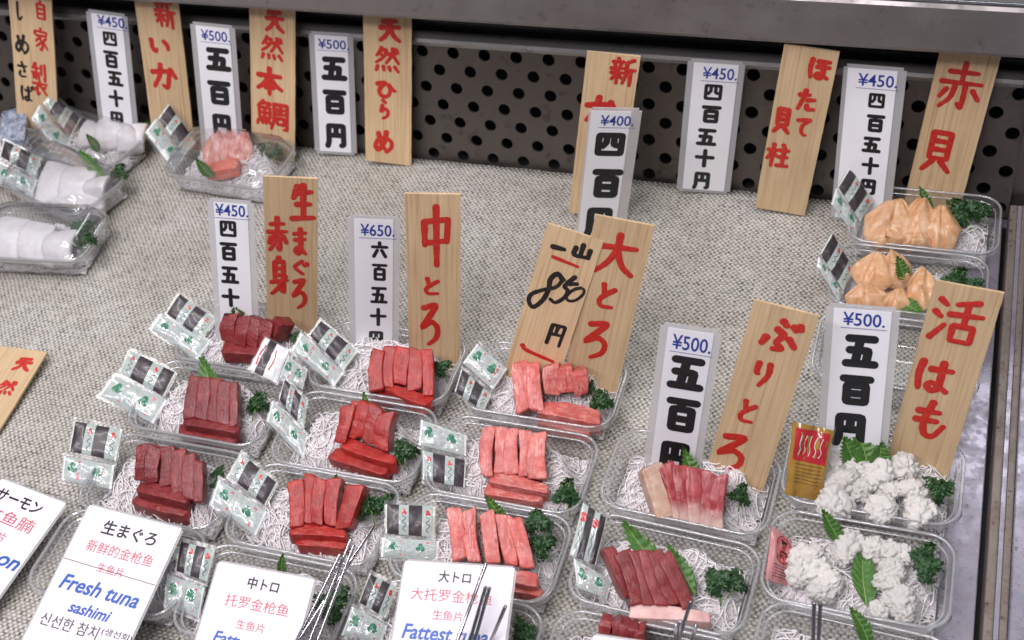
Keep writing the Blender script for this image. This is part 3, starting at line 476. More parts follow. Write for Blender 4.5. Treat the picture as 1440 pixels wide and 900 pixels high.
def steel(name, col, rough, dirt, dcol=(.05, .035, .025), metal=.85, scale=18, brush=(6, 300, 300)):
    m, nt, b = mat(name); v = coord(nt); st = noisef(nt, coord(nt, brush), 1, 3)
    spots = ramp(nt, noisef(nt, v, scale*4, 6, .7), [(.57, (0, 0, 0)), (.70, (1, 1, 1))])
    blot = ramp(nt, noisef(nt, v, scale, 5, .65), [(.42, (0, 0, 0)), (.75, (1, 1, 1))])
    c = mixc(nt, mth(nt, 'MULTIPLY', st, .35), col, tuple(x*.55 for x in col))
    c = mixc(nt, mth(nt, 'MULTIPLY', blot, dirt*.6), c, dcol); c = mixc(nt, mth(nt, 'MULTIPLY', spots, dirt), c, tuple(x*.5 for x in dcol))
    nt.links.new(c, b.inputs['Base Color'])
    nt.links.new(mth(nt, 'ADD', mth(nt, 'MULTIPLY', blot, .3), rough, True), b.inputs['Roughness'])
    nt.links.new(mth(nt, 'SUBTRACT', metal, mth(nt, 'MULTIPLY', blot, .5*dirt), True), b.inputs['Metallic'])
    bump(nt, b, st, .12, .0004); return m
STEEL = steel('stained_steel', (.17, .150, .135), .33, .55, (.05, .030, .020), .8, 11, (60, 60, 8))
HOOD = steel('brushed_steel', (.30, .28, .275), .36, .5, (.13, .10, .08), .75, 22)
RUST = steel('rusted_steel', (.30, .25, .22), .45, 1.0, (.07, .035, .018), .5, 55, (300, 6, 300))
WET = steel('wet_steel', (.43, .40, .48), .24, .75, (.22, .17, .18), .6, 60, (60, 60, 60))
DARK = plain('dark_recess', (.012, .012, .013), .6); DARKS = plain('dark_steel', (.05, .05, .05), .4, metal=.6)
CHROME = plain('polished_steel', (.55, .55, .57), .12, metal=1); RODM = plain('steel_rod', (.42, .40, .42), .14, metal=1)
def matmat():
    m, nt, b = mat('woven_mat'); v = coord(nt)
    wob = N(nt, 'TexNoise', i_Scale=38, i_Detail=3); nt.links.new(v, wob.inputs['Vector'])
    sc = N(nt, 'VectorMath', operation='SCALE'); sc.inputs['Scale'].default_value = .0042; nt.links.new(wob.outputs['Color'], sc.inputs[0])
    ad = N(nt, 'VectorMath', operation='ADD'); nt.links.new(v, ad.inputs[0]); nt.links.new(sc.outputs[0], ad.inputs[1])
    sp = N(nt, 'SeparateXYZ'); nt.links.new(ad.outputs[0], sp.inputs[0])
    kx, ky = math.tau/.0053, math.tau/.0060
    sx = mth(nt, 'SINE', mth(nt, 'MULTIPLY', sp.outputs['X'], kx)); sy = mth(nt, 'SINE', mth(nt, 'MULTIPLY', sp.outputs['Y'], ky))
    h = mth(nt, 'ADD', mth(nt, 'MULTIPLY', mth(nt, 'MULTIPLY', sx, sy), .5), .5)
    rib = mth(nt, 'ABSOLUTE', mth(nt, 'SINE', mth(nt, 'MULTIPLY', sp.outputs['Y'], ky)))
    h2 = mth(nt, 'ADD', mth(nt, 'MULTIPLY', h, .75), mth(nt, 'MULTIPLY', rib, .25))
    slub = noisef(nt, coord(nt, (50, 420, 1)), 1, 3, .6); slub2 = noisef(nt, coord(nt, (420, 50, 1)), 1, 3, .6)
    h3 = mth(nt, 'ADD', h2, mth(nt, 'MULTIPLY', mth(nt, 'SUBTRACT', mth(nt, 'ADD', slub, slub2), 1.0), .8))
    c = ramp(nt, h3, [(.14, (.075, .066, .056)), (.32, (.31, .29, .26)), (.54, (.53, .505, .46)), (.85, (.72, .69, .64))])
    st = ramp(nt, noisef(nt, v, 9, 4), [(.32, (.75, .72, .66)), (.62, (1, 1, 1))])
    c = mixc(nt, .8, c, st, 'MULTIPLY')
    nt.links.new(c, b.inputs['Base Color']); setp(b, Roughness=.75); bump(nt, b, h3, .9, .0016); return m
MAT = matmat()
S_DARK = plain('printed_dark', (.040, .030, .036), .38, var=.7, scale=420, coat=.12); S_PALE = plain('printed_pale', (.42, .49, .455), .25, var=.25, scale=400, coat=.35)
S_GREY = plain('printed_grey', (.45, .50, .48), .22, var=.35, scale=500, coat=.5); S_GREEN = plain('printed_green', (.04, .19, .11), .25, coat=.5)
S_RED = plain('printed_red', (.62, .05, .06), .25, coat=.5); S_WHITE = plain('printed_white', (.78, .80, .80), .22, coat=.5)
S_TAN = plain('printed_gold', (.36, .20, .035), .18, var=.3, scale=120, coat=.6); S_PINK = plain('printed_pink', (.62, .27, .28), .22, var=.1, scale=200, coat=.5); S_CLEARP = plain('pale_margin', (.66, .70, .62), .2, coat=.5)
# ------------------------------------------------------------------ lettering: strokes and type
HAND = {
'天':'22,18 78,12;12,42 90,36;52,14 48,45 30,75 8,92;52,45 68,72 92,90','然':'30,5 22,22 10,36;30,13 48,14 36,40 8,62;22,25 32,34;54,27 92,20;72,5 70,28 46,62;72,28 94,60;84,6 91,14;14,75 8,92;36,76 38,90;58,76 62,90;80,74 92,90',
'本':'10,32 90,28;50,5 50,95;48,34 30,60 8,78;52,34 70,58 94,74;36,72 66,70','鯛':'22,3 6,22;20,10 42,10 32,22;10,25|42,25|42,58|10,58|10,25;26,25 26,58;10,42 42,42;8,68 4,82;18,68 20,78;28,68 31,78;38,66 45,78;55,8 54,60 46,92;55,8|94,6|94,88|84,88;64,24 86,23;75,14 75,38;62,38 87,37;64,52|85,52|85,72|64,72|64,52',
'ひ':'12,25 45,18 25,45 22,72 40,90 62,82 70,55 62,22;66,28 80,48 94,55','ら':'40,8 62,18;38,32 30,60 55,48 78,58 74,80 40,95','め':'28,18 40,55 58,82;65,10 52,55 28,85 14,72 24,48 56,36 86,48 86,74 62,94',
'新':'28,3 30,12;8,16 48,14;16,22 20,34;40,20 36,34;4,40 52,38;6,56 50,54;28,40 28,95;26,58 8,80;32,60 46,74;88,6 62,16;62,16 62,60 52,92;62,44 96,42;80,44 80,98',
'い':'15,20 18,62 30,75 36,64;72,22 86,40 88,60','か':'10,38 66,32 66,62 58,90 44,82;42,8 36,45 12,90;76,22 94,50','ほ':'16,10 12,50 18,92;42,18 88,16;40,42 90,40;66,18 66,80 50,92 38,80 52,70 88,90','た':'10,28 58,24;36,6 28,45 10,92;52,48 86,44;52,72 58,88 90,86','て':'8,22 88,14 50,40 42,68 58,88 78,90',
'貝':'25,5|76,5|76,66|25,66|25,5;25,25 76,25;25,45 76,45;38,72 12,96;60,72 90,95','柱':'4,30 46,28;26,5 26,96;24,34 4,66;28,38 44,54;66,3 76,14;54,26 94,24;56,54 92,52;50,90 98,88;74,26 74,88','赤':'20,22 82,20;50,3 50,42;6,44 94,42;38,46 32,75 12,96;60,46 60,92 50,86;20,58 8,76;78,56 94,74',
'生':'28,6 10,38;22,24 88,20;24,54 82,52;4,92 96,88;52,3 52,90','ま':'14,22 86,18;18,44 82,40;52,4 54,72 40,92 20,84 32,70 58,76 84,92','ぐ':'62,6 22,46 66,92;72,28 80,40;86,20 94,32','ろ':'20,12 76,8 16,54 54,44 84,56 80,80 42,96','身':'50,2 40,14;28,14 26,66;28,14|74,12|74,92|62,88;28,30 72,30;28,47 72,47;8,66 92,60;82,50 44,80 8,96',
'中':'14,28 14,66;14,28|86,24|82,60;14,62 82,58;50,4 50,98','と':'26,8 36,42;84,22 40,46 18,66 32,86 84,86','大':'6,36 94,30;50,4 48,40 30,72 6,94;50,40 68,74 94,92','一':'4,55 96,45','山':'46,5 46,78;12,36 15,86 92,80;90,28 88,84',
'8':'98,12 74,2 56,20 60,45 50,76 25,98 4,86 8,68 42,50 82,34 98,12','5':'80,4 56,30 50,42 68,52 62,74 32,97 4,92;64,30 98,22','0':'72,4 34,28 6,74 24,97 64,82 95,36 90,8 72,4','円':'18,92 22,12|86,8|82,92;52,12 48,46;20,50 84,46','_':'2,30 98,60','~':'2,20 20,60 98,90',
'ぶ':'46,4 58,16;38,32 56,46 44,72 60,88 38,94;14,62 6,84;74,54 92,76;78,14 84,24;92,8 97,18','り':'26,10 24,46 34,52;72,8 74,50 48,96','活':'10,10 24,20;4,36 18,46;6,92 28,62;86,6 44,16;34,38 98,34;66,12 66,58;46,60|86,60|86,92|46,92|46,60','は':'16,10 12,50 18,92;40,30 90,28;66,8 66,78 50,92 38,80 52,70 88,90','も':'48,4 36,50 44,88 70,92 92,62;14,30 72,28;12,54 70,52',
'自':'50,2 40,16;22,18|78,18|78,94|22,94|22,18;22,42 78,42;22,68 78,68','家':'50,2 50,12;10,30|10,16|90,16|88,30;22,34 80,32;52,34 14,60;46,48 60,72 50,96 40,90;52,62 16,82;62,58 92,88;84,42 66,56','製':'24,4 14,18;10,18 50,17;4,32 54,31;30,3 30,52;14,38 14,50;14,38 46,38 46,50;64,8 64,36;86,4 86,50 78,46;50,54 50,62;6,64 94,62;46,66 10,86;34,78 34,96 50,90;56,70 92,94;84,70 66,80',
'し':'30,6 28,72 44,92 76,74','さ':'14,32 86,26;46,4 70,58 58,60;30,62 24,84 44,94 76,90','ば':'16,10 12,50 18,92;38,30 76,28;58,8 58,78 44,92 34,80 46,70 78,90;80,6 86,18;93,2 98,13'}
BLOCK = {'四':'10,14|90,14|90,88|10,88|10,14;37,14|37,44|24,60;63,14|63,52|76,56','百':'4,8|96,8;50,8|40,30;18,32|82,32|82,94|18,94|18,32;18,63|82,63','五':'8,10|92,10;46,10|32,92;12,48|74,48|68,92;2,92|98,92','十':'4,44|96,44;50,2|50,98','円':'6,97|14,76|14,10|86,10|86,90|74,94;50,10|50,50;14,50|86,50','六':'50,3|50,26;2,32|98,32;34,52|10,94;64,52|90,94'}
def catmull(P, n=7):
    if len(P) < 3: return [P[0].lerp(P[1], i/n) for i in range(n+1)]
    Q = [P[0]*2-P[1]]+P+[P[-1]*2-P[-2]]; out = []
    for i in range(1, len(Q)-2):
        a, b, c, d = Q[i-1:i+3]
        for k in range(n):
            t = k/n; out.append(.5*((2*b)+(c-a)*t+(2*a-5*b+4*c-d)*t*t+(3*b-a-3*c+d)*t**3))
    return out+[P[-1]]
def ribbon(mb, pts, w, mp, h, rnd=None, caps=True):
    """one brush stroke: a low ridge with round ends; mp(x, y, height) puts it on its surface"""
    closed = (pts[0]-pts[-1]).length < 1e-6 and len(pts) > 3
    if closed: pts = pts[:-1]
    n = len(pts); L = []; C_ = []; Rr = []
    for i, p in enumerate(pts):
        if closed: a, b = pts[i-1], pts[(i+1) % n]
        else: a, b = pts[max(i-1, 0)], pts[min(i+1, n-1)]
        d1 = (p-a).normalized() if (p-a).length > 1e-9 else (b-p).normalized(); d2 = (b-p).normalized() if (b-p).length > 1e-9 else d1
        t = (d1+d2); t = t.normalized() if t.length > .2 else d1
        k = min(1.45, 1/max(.5, abs(t.dot(d1))))
        ww = w*.5*k
        if rnd: ww *= .72+.16*rnd.random()+.36*(1-i/n)**.8
        nn = Vector((-t.y, t.x)); L.append(p+nn*ww); C_.append(p); Rr.append(p-nn*ww)
    vs = []
    for i in range(n): vs += [mp(L[i].x, L[i].y, h), mp(C_[i].x, C_[i].y, h*1.6), mp(Rr[i].x, Rr[i].y, h)]
    fs = []
    for i in range(n if closed else n-1):
        j = (i+1) % n
        fs += [(i*3, j*3, j*3+1, i*3+1), (i*3+1, j*3+1, j*3+2, i*3+2)]
    if not closed and caps:
        for i, s in ((0, -1), (n-1, 1)):
            a = pts[0]-pts[1] if i == 0 else pts[-1]-pts[-2]; a = a.normalized(); nn = (L[i]-Rr[i])*.5; m = 5; ids = [i*3]
            for k in range(1, m):
                th = math.pi*k/m; q = C_[i]+nn*math.cos(th)+a*nn.length*math.sin(th)*.9; vs.append(mp(q.x, q.y, h)); ids.append(len(vs)-1)
            ids.append(i*3+2)
            for k in range(len(ids)-1): fs.append((i*3+1, ids[k], ids[k+1]) if s > 0 else (i*3+1, ids[k+1], ids[k]))
    mb.add(vs, fs)
def glyph(mb, ch, cx, cz, w, h, pen, mp, table, seed=0, h0=.00022):
    rnd = random.Random(hash_(ch)+seed); i = 0
    for st in table[ch].split(';'):
        block = '|' in st; raw = st.replace('|', ' ').split()
        P = [Vector((cx+(float(a.split(',')[0])/100-.5)*w, cz-(float(a.split(',')[1])/100-.5)*h)) for a in raw]
        if block:
            if table is BLOCK and len(P) == 2: pts = [P[0], P[1]]
            else:
                pts = []                                        # soften the corners
                cl = (P[0]-P[-1]).length < 1e-9; M = P[:-1] if cl else P; n = len(M)
                for k, p in enumerate(M):
                    if not cl and k in (0, n-1): pts.append(p); continue
                    a, b = M[k-1], M[(k+1) % n]; r = pen*.22
                    pts += [p+(a-p).normalized()*r, p+((a-p).normalized()+(b-p).normalized())*r*.28, p+(b-p).normalized()*r]
                if cl: pts.append(pts[0].copy())
        else: pts = catmull(P)
        ribbon(mb, pts, pen, mp, h0+i*.000028, None if table is BLOCK else rnd); i += 1
def hash_(s): return sum(ord(c)*(i+3) for i, c in enumerate(s))
def type_mesh(mb, text, cx, cz, w, h, mp, bold=.0, shear=0, h0=.0002):
    c = bpy.data.curves.new('type', 'FONT'); c.body = text; c.size = .02; c.offset = bold*.02; c.shear = shear; c.resolution_u = 3
    o = bpy.data.objects.new('type', c); COL.objects.link(o); bpy.context.view_layer.update()
    me = bpy.data.meshes.new_from_object(o.evaluated_get(bpy.context.evaluated_depsgraph_get()))
    xs = [v.co.x for v in me.vertices]; ys = [v.co.y for v in me.vertices]; x0, x1, y0, y1 = min(xs), max(xs), min(ys), max(ys)
    sx = w/(x1-x0); sy = min(max(h/(y1-y0), sx*.75), sx*1.5)
    mb.add([mp(cx+(v.co.x-(x0+x1)/2)*sx, cz+(v.co.y-(y0+y1)/2)*sy, h0) for v in me.vertices], [tuple(p.vertices) for p in me.polygons])
    bpy.data.objects.remove(o); bpy.data.curves.remove(c); bpy.data.meshes.remove(me)
# ------------------------------------------------------------------ the setting: counter, mat, steel
mb = MB(); mb.box((-.2, -.05, -.035), (1.9, 1.3, .04)); counter = mb.build('counter_surface', WET, None, False); tag(counter, kind='structure')
me = bpy.data.meshes.new('woven_mat'); bm = bmesh.new()
bmesh.ops.create_grid(bm, x_segments=110, y_segments=90, size=.5)
x0, x1, y0, y1 = -1.1, .352, -.62, .393
for v in bm.verts:
    u, w_ = v.co.x+.5, v.co.y+.5; v.co = (x0+(x1-x0)*u, y0+(y1-y0)*w_, 0); q = v.co.copy()
    v.co.z = -.001+.0012*noise.noise(q*9); v.co.y += .0022*noise.noise(Vector((q.x*90, 0, 0))) if w_ > .99 else 0; v.co.x += .0022*noise.noise(Vector((q.y*90, 3, 0))) if u > .99 else 0
ge = bmesh.ops.extrude_face_region(bm, geom=bm.faces[:]); bmesh.ops.translate(bm, vec=(0, 0, -.004), verts=[g for g in ge['geom'] if isinstance(g, bmesh.types.BMVert)]); bmesh.ops.recalc_face_normals(bm, faces=bm.faces[:])
bm.to_mesh(me); bm.free(); tag(link('woven_mat', me, MAT), 'pale grey coarsely woven mat spread under every tray', 'mat')
# perforated back plate, leaning back a little, with its bright top strip
TILT = math.atan2(.025, .136)
def bp_(x, d, s): return (x, .3985+s*math.sin(TILT)+d*math.cos(TILT), s*math.cos(TILT)-d*math.sin(TILT))
back = tag(empty('perforated_back_plate', (0, .3985, 0)), 'stained steel back plate punched with rows of round holes', 'back panel')
mb = MB(); px_, pz_, rr = .035/2, .0405/2, .0066
ncol = int(1.52/px_)
for r_ in range(7):
    for c_ in range(ncol):
        ax, az = -1.12+c_*px_, -.006+r_*pz_; cx, cz = ax+px_/2, az+pz_/2
        if (r_+c_) % 2 == 0:
            mb.add([bp_(x, 0, z) for x, z in ((ax, az), (ax+px_, az), (ax+px_, az+pz_), (ax, az+pz_))], [(0, 1, 2, 3)]); continue
        n = 24; cir = [(cx+rr*math.cos(k*math.tau/n), cz+rr*math.sin(k*math.tau/n)) for k in range(n)]; sq = []
        for k in range(n):
            co, si = math.cos(k*math.tau/n), math.sin(k*math.tau/n); t = min(px_/2/max(abs(co), 1e-6), pz_/2/max(abs(si), 1e-6)); sq.append((cx+co*t, cz+si*t))
        vs = [bp_(x, 0, z) for x, z in cir]+[bp_(x, 0, z) for x, z in sq]+[bp_(x, .0022, z) for x, z in cir]
        mb.add(vs, [(k, (k+1) % n, n+(k+1) % n, n+k) for k in range(n)]+[(k, 2*n+k, 2*n+(k+1) % n, (k+1) % n) for k in range(n)])
        corners = [bp_(ax, 0, az), bp_(ax+px_, 0, az), bp_(ax+px_, 0, az+pz_), bp_(ax, 0, az+pz_)]
        for ci, (ux, uz) in enumerate(((ax, az), (ax+px_, az), (ax+px_, az+pz_), (ax, az+pz_))):
            an = math.atan2(uz-cz, ux-cx) % math.tau; k = int(an/(math.tau/n)) % n
            mb.add([vs[n+k], corners[ci], vs[n+(k+1) % n]], [(0, 2, 1)])
mb.v = local(mb.v, back.location); mb.build('holed_sheet', STEEL, back, False)
mb = MB(); b0 = bp_(0, 0, .1365)
mb.rings([[(x, b0[1]-.001, b0[2]-.004), (x, b0[1]-.003, b0[2]+.001), (x, b0[1]-.0015, b0[2]+.0045), (x, b0[1]+.012, b0[2]+.0055), (x, b0[1]+.012, b0[2]+.001)] for x in (-1.12, .378)])
mb.v = local(mb.v, back.location); mb.build('top_strip', steel('bright_steel', (.55, .53, .51), .3, .4), back, False)
mb = MB(); mb.box((-.37, .52, .06), (1.7, .01, .5)); mb.box((-.37, .46, -.012), (1.7, .11, .01)); tag(mb.build('recess_back', DARK, None, False), kind='structure')
mb = MB(); mb.rings([[(x, .452+.011*math.cos(a), .148+.011*math.sin(a)) for a in [k*math.tau/14 for k in range(14)]] for x in (-1.12, .40)])
tag(mb.build('round_rail', DARKS), 'dark round rail in the gap above the perforated plate', 'rail')
hood = tag(empty('steel_hood', (0, .378, .19)), 'scuffed brushed steel shelf edge overhanging the row of signs', 'shelf')
mb = MB(); prof = [(.384, .1925), (.376, .1935), (.3745, .197), (.3765, .2375), (.379, .2405), (.386, .2415), (.50, .2405), (.50, .234), (.392, .234), (.386, .230), (.384, .1965)]
mb.rings([[(x, y, z) for y, z in prof] for x in (-1.2, -.9, -.6, -.3, 0, .3, .62)]); mb.v = local(mb.v, hood.location); mb.build('front_plate', HOOD, hood, False)
mb = MB(); mb.tube([(x, .381, .2425) for x in (-1.2, -.6, 0, .62)], .0016, 8); mb.v = local(mb.v, hood.location); mb.build('rolled_edge', CHROME, hood)
mb = MB(); mb.box((-.3, .56, .30), (1.9, .01, .2)); tag(mb.build('wall', DARK, None, False), kind='structure')
# side rail on the customer's right: dark slot, rusted upstand, wet ledge
rail = tag(empty('side_rail', (.39, 0, 0)), 'rusted steel double rail running along the wet ledge', 'rail')
def bar(name, m, xa, xb, za, zb, y0=-.62, y1=.397, bev=.0015):
    mb = MB(); mb.box(((xa+xb)/2-.39, (y0+y1)/2, (za+zb)/2), (xb-xa, y1-y0, zb-za)); return link(name, bevelled(mb.mesh(name), bev), m, rail, False)
bar('inner_bar', RUST, .3855, .3925, -.01, .012); bar('outer_bar', RUST, .3965, .402, -.01, .013); bar('bright_strip', WET, .3926, .3964, -.01, .0115, bev=.0005)
mb = MB(); mb.box((.60, -.15, -.001), (.395, 1.3, .018)); tag(link('side_ledge', bevelled(mb.mesh('side_ledge'), .002), WET, None, False), 'wet grey steel ledge beyond the rusted rail', 'ledge')
mb = MB(); mb.box((.3665, -.11, -.0065), (.0285, 1.0, .011)); tag(link('edge_strip', bevelled(mb.mesh('edge_strip'), .001), WET, None, False), 'narrow wet steel strip between the mat and the dark slot', 'steel strip')
mb = MB(); mb.box((.3832, -.11, -.014), (.0045, 1.0, .002)); tag(mb.build('dark_gap_strip', DARK, None, False), kind='structure')  # near-black strip that darkens the gap beside the rail
mb = MB(); mb.box((.46, .41, .12), (.15, .006, .25)); tag(mb.build('end_plate', STEEL, None, False), 'stained upright steel plate closing the end of the recess', 'panel')
# water drops on the ledge
rnd = random.Random(5)
for k in range(26):
    r_ = rnd.uniform(.0012, .0042); x, y = rnd.uniform(.406, .47), rnd.uniform(-.22, .36); mb = MB(); rings = []
    for t in range(6):
        a = t/5*math.pi/2; rings.append([(r_*math.cos(a)*math.cos(p*math.tau/14)*(1+.25*math.sin(p+k)), r_*math.cos(a)*math.sin(p*math.tau/14)*rnd.uniform(.97, 1.03)*1.3, r_*.55*math.sin(a)) for p in range(14)])
    mb.rings(rings); o = mb.build('water_drop', CLEAR); o.location = (x, y, .0081); tag(o, 'clear water drop on the wet steel ledge', 'water drop', 'drops on the ledge')
# ------------------------------------------------------------------ signs
def frame_of(rot):
    al, th, rh = rot
    w = Vector((math.cos(th), math.sin(th), 0)); n = Vector((-math.sin(th), math.cos(th), 0)); u = n*math.sin(al)+Vector((0, 0, 1))*math.cos(al)
    w2 = w*math.cos(rh)-u*math.sin(rh); u2 = u*math.cos(rh)+w*math.sin(rh); return w2, u2.cross(w2), u2
SIGN = {
'w1': 'wooden plaque with black and red brush writing in two columns', 'w2': 'wooden plaque brushed 新いか in red', 'w3': 'wooden plaque brushed 天然本鯛 in red', 'w4': 'wooden plaque brushed 天然ひらめ in red',
'w5': 'wooden plaque half covered by the ¥400 card', 'w6': 'wooden plaque brushed ほたて貝柱 in two red columns', 'w7': 'wooden plaque brushed 赤貝 in red', 'w8': 'wooden plaque brushed 生まぐろ赤身 in two red columns',
'w9': 'wooden plaque brushed 中とろ in red', 'w10': 'wooden plaque brushed 大とろ in red', 'w11': 'wooden plaque with a black hand-brushed 850 and red underlines', 'w12': 'wooden plaque brushed ぶりとろ in red', 'w13': 'wooden plaque brushed 活はも in red', 'w14': 'wooden plaque lying flat and cropped by the picture edge',
'c1': 'laminated ¥450 card between the 新いか plaque and the two-column black and red plaque', 'c2': 'laminated ¥500 card between the 新いか and 天然本鯛 plaques', 'c3': 'laminated ¥500 card between the 天然本鯛 and 天然ひらめ plaques', 'c4': 'laminated ¥400 card in front of a wooden plaque', 'c5': 'laminated ¥450 card beside the ほたて貝柱 plaque, against the holed plate',
'c6': 'laminated ¥450 card beside the 赤貝 plaque', 'c7': 'laminated ¥450 card beside the 生まぐろ赤身 plaque', 'c8': 'laminated ¥650 card beside the 中とろ plaque', 'c9': 'laminated ¥500 card beside the ぶりとろ plaque', 'c10': 'laminated ¥500 card beside the 活はも plaque',
'f1': 'white menu card naming salmon in blue', 'f2': 'white menu card reading Fresh tuna sashimi in blue, crossed by a seam', 'f3': 'white menu card headed 中トロ', 'f4': 'white menu card headed 大トロ with steel skewers crossing it', 'f5': 'blank white card corner in front of small maroon slices'}
HEAVY = {'c2', 'c3', 'c4', 'c9', 'c10'}
for key, d in BOARDS.items():
    w_, n_, u_ = frame_of(d['rot']); wood_ = key[0] == 'w'; menu = key[0] == 'f'
    root = empty('wooden_plaque' if wood_ else 'menu_card' if menu else 'price_card', d['loc'])
    root.matrix_world = Matrix.Translation(d['loc']) @ Matrix((w_, n_, u_)).transposed().to_4x4()
    tag(root, SIGN[key], 'plaque' if wood_ else 'menu card' if menu else 'price card', 'wooden name plaques' if wood_ else 'menu cards in several languages' if menu else 'laminated price cards')
    Wd, L = d['W'], d['L']; rn = random.Random(hash_(key))
    if wood_:
        mb = MB(); nz = 24; rings = []
        for i in range(nz+1):
            z = L*i/nz; j = .00018; a = [rn.uniform(-j, j) for _ in range(2)]; bow = .0012*math.sin(math.pi*i/nz)*rn.choice((1, 1))
            rings.append([(-Wd/2+a[0], bow, z), (0, bow, z), (Wd/2+a[1], bow, z), (Wd/2+a[1], .0022+bow, z), (0, .0022+bow, z), (-Wd/2+a[0], .0022+bow, z)])
        rings[-1] = [(x, y, z+rn.uniform(-.0003, .0003)) for x, y, z in rings[-1]]
        mb.rings(rings); mb.build('board', WOOD, root, False)
        face = lambda x, z, h: (x, .0012*math.sin(math.pi*min(max(z/L, 0), 1))-h, z)
    else:
        th = .0008; mg = .006 if not menu else .0016
        mb = MB(); mb.box((0, th/2, L/2), (Wd, th, L)); me = mb.mesh('laminate_sleeve')
        bm = bmesh.new(); bm.from_mesh(me); bmesh.ops.bevel(bm, geom=[e for e in bm.edges if abs(e.verts[0].co.y-e.verts[1].co.y) > th*.5], offset=.003, segments=4, affect='EDGES'); bm.to_mesh(me); bm.free()
        link('laminate_sleeve', me, SLEEVE, root, False)
        mt = .0035 if not menu else mg
        if menu: mb = MB(); mb.box((0, -.0004, L/2), (Wd-2*mg, .0004, L-2*mg))
        else:
            offx = {'c4': -.004, 'c6': -.002}.get(key, 0); mb = MB(); mb.box((offx, -.0004, L/2), (Wd-2*mg, .0004, L-2*mt))
        mb.build('paper', PAPERP if menu else PAPER, root, False)
        face = lambda x, z, h: (x, -.0006-h, z)
    packs = {}
    for gi, (ch, x, z, gw, gh, c_) in enumerate(d['glyphs']):
        if wood_:
            x = min(max(x, -Wd/2+gw/2+.001), Wd/2-gw/2-.001) if gw < Wd else x
            m_ = BLACKP if c_ == 'k' else RED; b_ = packs.setdefault('black_writing' if c_ == 'k' else 'red_writing', (MB(), m_))[0]
            ns = HAND[ch].count(';')+1; pen = min(.0056, .14*math.sqrt(gw*gh)+.0012)*(.72 if ns > 9 else .86 if ns > 6 else 1)*(1.15 if c_ == 'k' and ch not in 'めしさば' else 1)
            if key == 'w1': pen *= .75
            if ch in '850円': pen *= .66
            if ch == '一': pen *= 1.5
            glyph(b_, ch, x, z, gw-pen*.6, gh-pen*.6, pen, face, HAND, gi, .00022)
        elif not menu:
            if ch[0] == '¥':
                b_ = packs.setdefault('yen_figures', (MB(), BLUE))[0]; type_mesh(b_, ch, x, z, gw, gh*1.05, face, .012)
                b2 = packs.setdefault('rule_line', (MB(), BLUE))[0]; zz = z-gh*.72
                ribbon(b2, [Vector((x-gw*.54, zz)), Vector((x+gw*.56, zz))], .0005, face, .0002, caps=False)
            else:
                b_ = packs.setdefault('black_writing', (MB(), BLACK))[0]; pen = gw*(.235 if key in HEAVY else .20)*(.82 if ch == '四' else 1)
                if key in ('c3', 'c2'): pen *= .92
                glyph(b_, ch, x, z, gw-pen, gh-pen, pen, face, BLOCK, gi, .0002)
        else:
            nm, m_, bold, sh = {'': ('heading', BLACK, .022, 0), 'r': ('red_line', PINKRED, 0, 0), 'b': ('blue_line', BLUE2, .022, .22), 'g': ('grey_line', GREYINK, .004, .0)}[c_]
            type_mesh(packs.setdefault(nm, (MB(), m_))[0], ch, x, z, gw, gh, face, bold, sh, .0002+gi*.00001)
    if key == 'f2':
        b_ = packs.setdefault('seam', (MB(), plain('seam_line', (.30, .20, .16), .5)))[0]; ribbon(b_, [Vector((-Wd/2+.002, .0720)), Vector((Wd/2-.002, .0700))], .0006, face, .0004, caps=False)
    for nm, (b_, m_) in packs.items(): b_.build(nm, m_, root, False)
# ------------------------------------------------------------------ trays
WHERE = {'T1': 'the rearmost dark tuna tray', 'T2': 'the second dark tuna tray from the back', 'T3': 'the dark tuna tray behind the Fresh tuna card', 'T4': 'the tray under the Fresh tuna card',
'C1': 'the red tuna tray below the ¥650 card', 'C2': 'the slanting-topped red tuna tray', 'C3': 'the red tuna tray of finger-like slices', 'C4': 'the tray under the 中トロ card',
'O1': 'the pink tuna tray below the 850 plaque', 'O2': 'the pink tuna tray bare at one end', 'O3': 'the pink tuna tray behind the 大トロ card', 'O4': 'the tray beneath the 大トロ card',
'B1': 'the yellowtail tray below the ぶりとろ plaque', 'B2': 'the tray of maroon fish', 'B3': 'the cropped maroon fish tray at the bottom edge',
'H1': 'the white conger tray below the 活はも plaque', 'H2': 'the white conger tray with a pink packet', 'H3': 'the cropped white tray in the bottom corner',
'K1': 'the orange clam tray against the holed plate', 'K2': 'the orange clam tray behind the 活はも plaque', 'K3': 'the empty tray behind the ¥500 card of the conger',
'S1': 'the pink sea bream tray', 'A1': 'the white seafood tray touching the holed plate', 'A2': 'the middle white seafood tray', 'A3': 'the nearest white seafood tray', 'A0': 'the silver-skinned fish tray in the far corner'}
def rrect(hx, hy, r, nc=9, flute=0, nstr=22):
    P = []
    for sx, sy, a0 in ((1, 1, 0), (-1, 1, 90), (-1, -1, 180), (1, -1, 270)):
        for k in range(nc+1):
            a = R(a0+90*k/nc); P.append((sx*(hx-r)+r*math.cos(a), sy*(hy-r)+r*math.sin(a)))
        nx = {0: (-1, 1), 90: (-1, -1), 180: (1, -1), 270: (1, 1)}[a0]; a = R(a0+90)
        p0 = P[-1]; p1 = (nx[0]*(hx-r)+r*math.cos(a), nx[1]*(hy-r)+r*math.sin(a)); d = (math.cos(a), math.sin(a))
        for k in range(1, nstr):
            t = k/nstr; f = flute*(.5-.5*math.cos(k*math.pi))*(1 if 2 < k < nstr-2 else 0); P.append((p0[0]+(p1[0]-p0[0])*t-d[0]*f, p0[1]+(p1[1]-p0[1])*t-d[1]*f))
    return P
def loop(hx, hy, r, z, fl=0): return [(x, y, z) for x, y in rrect(hx, hy, r, 9, fl)]
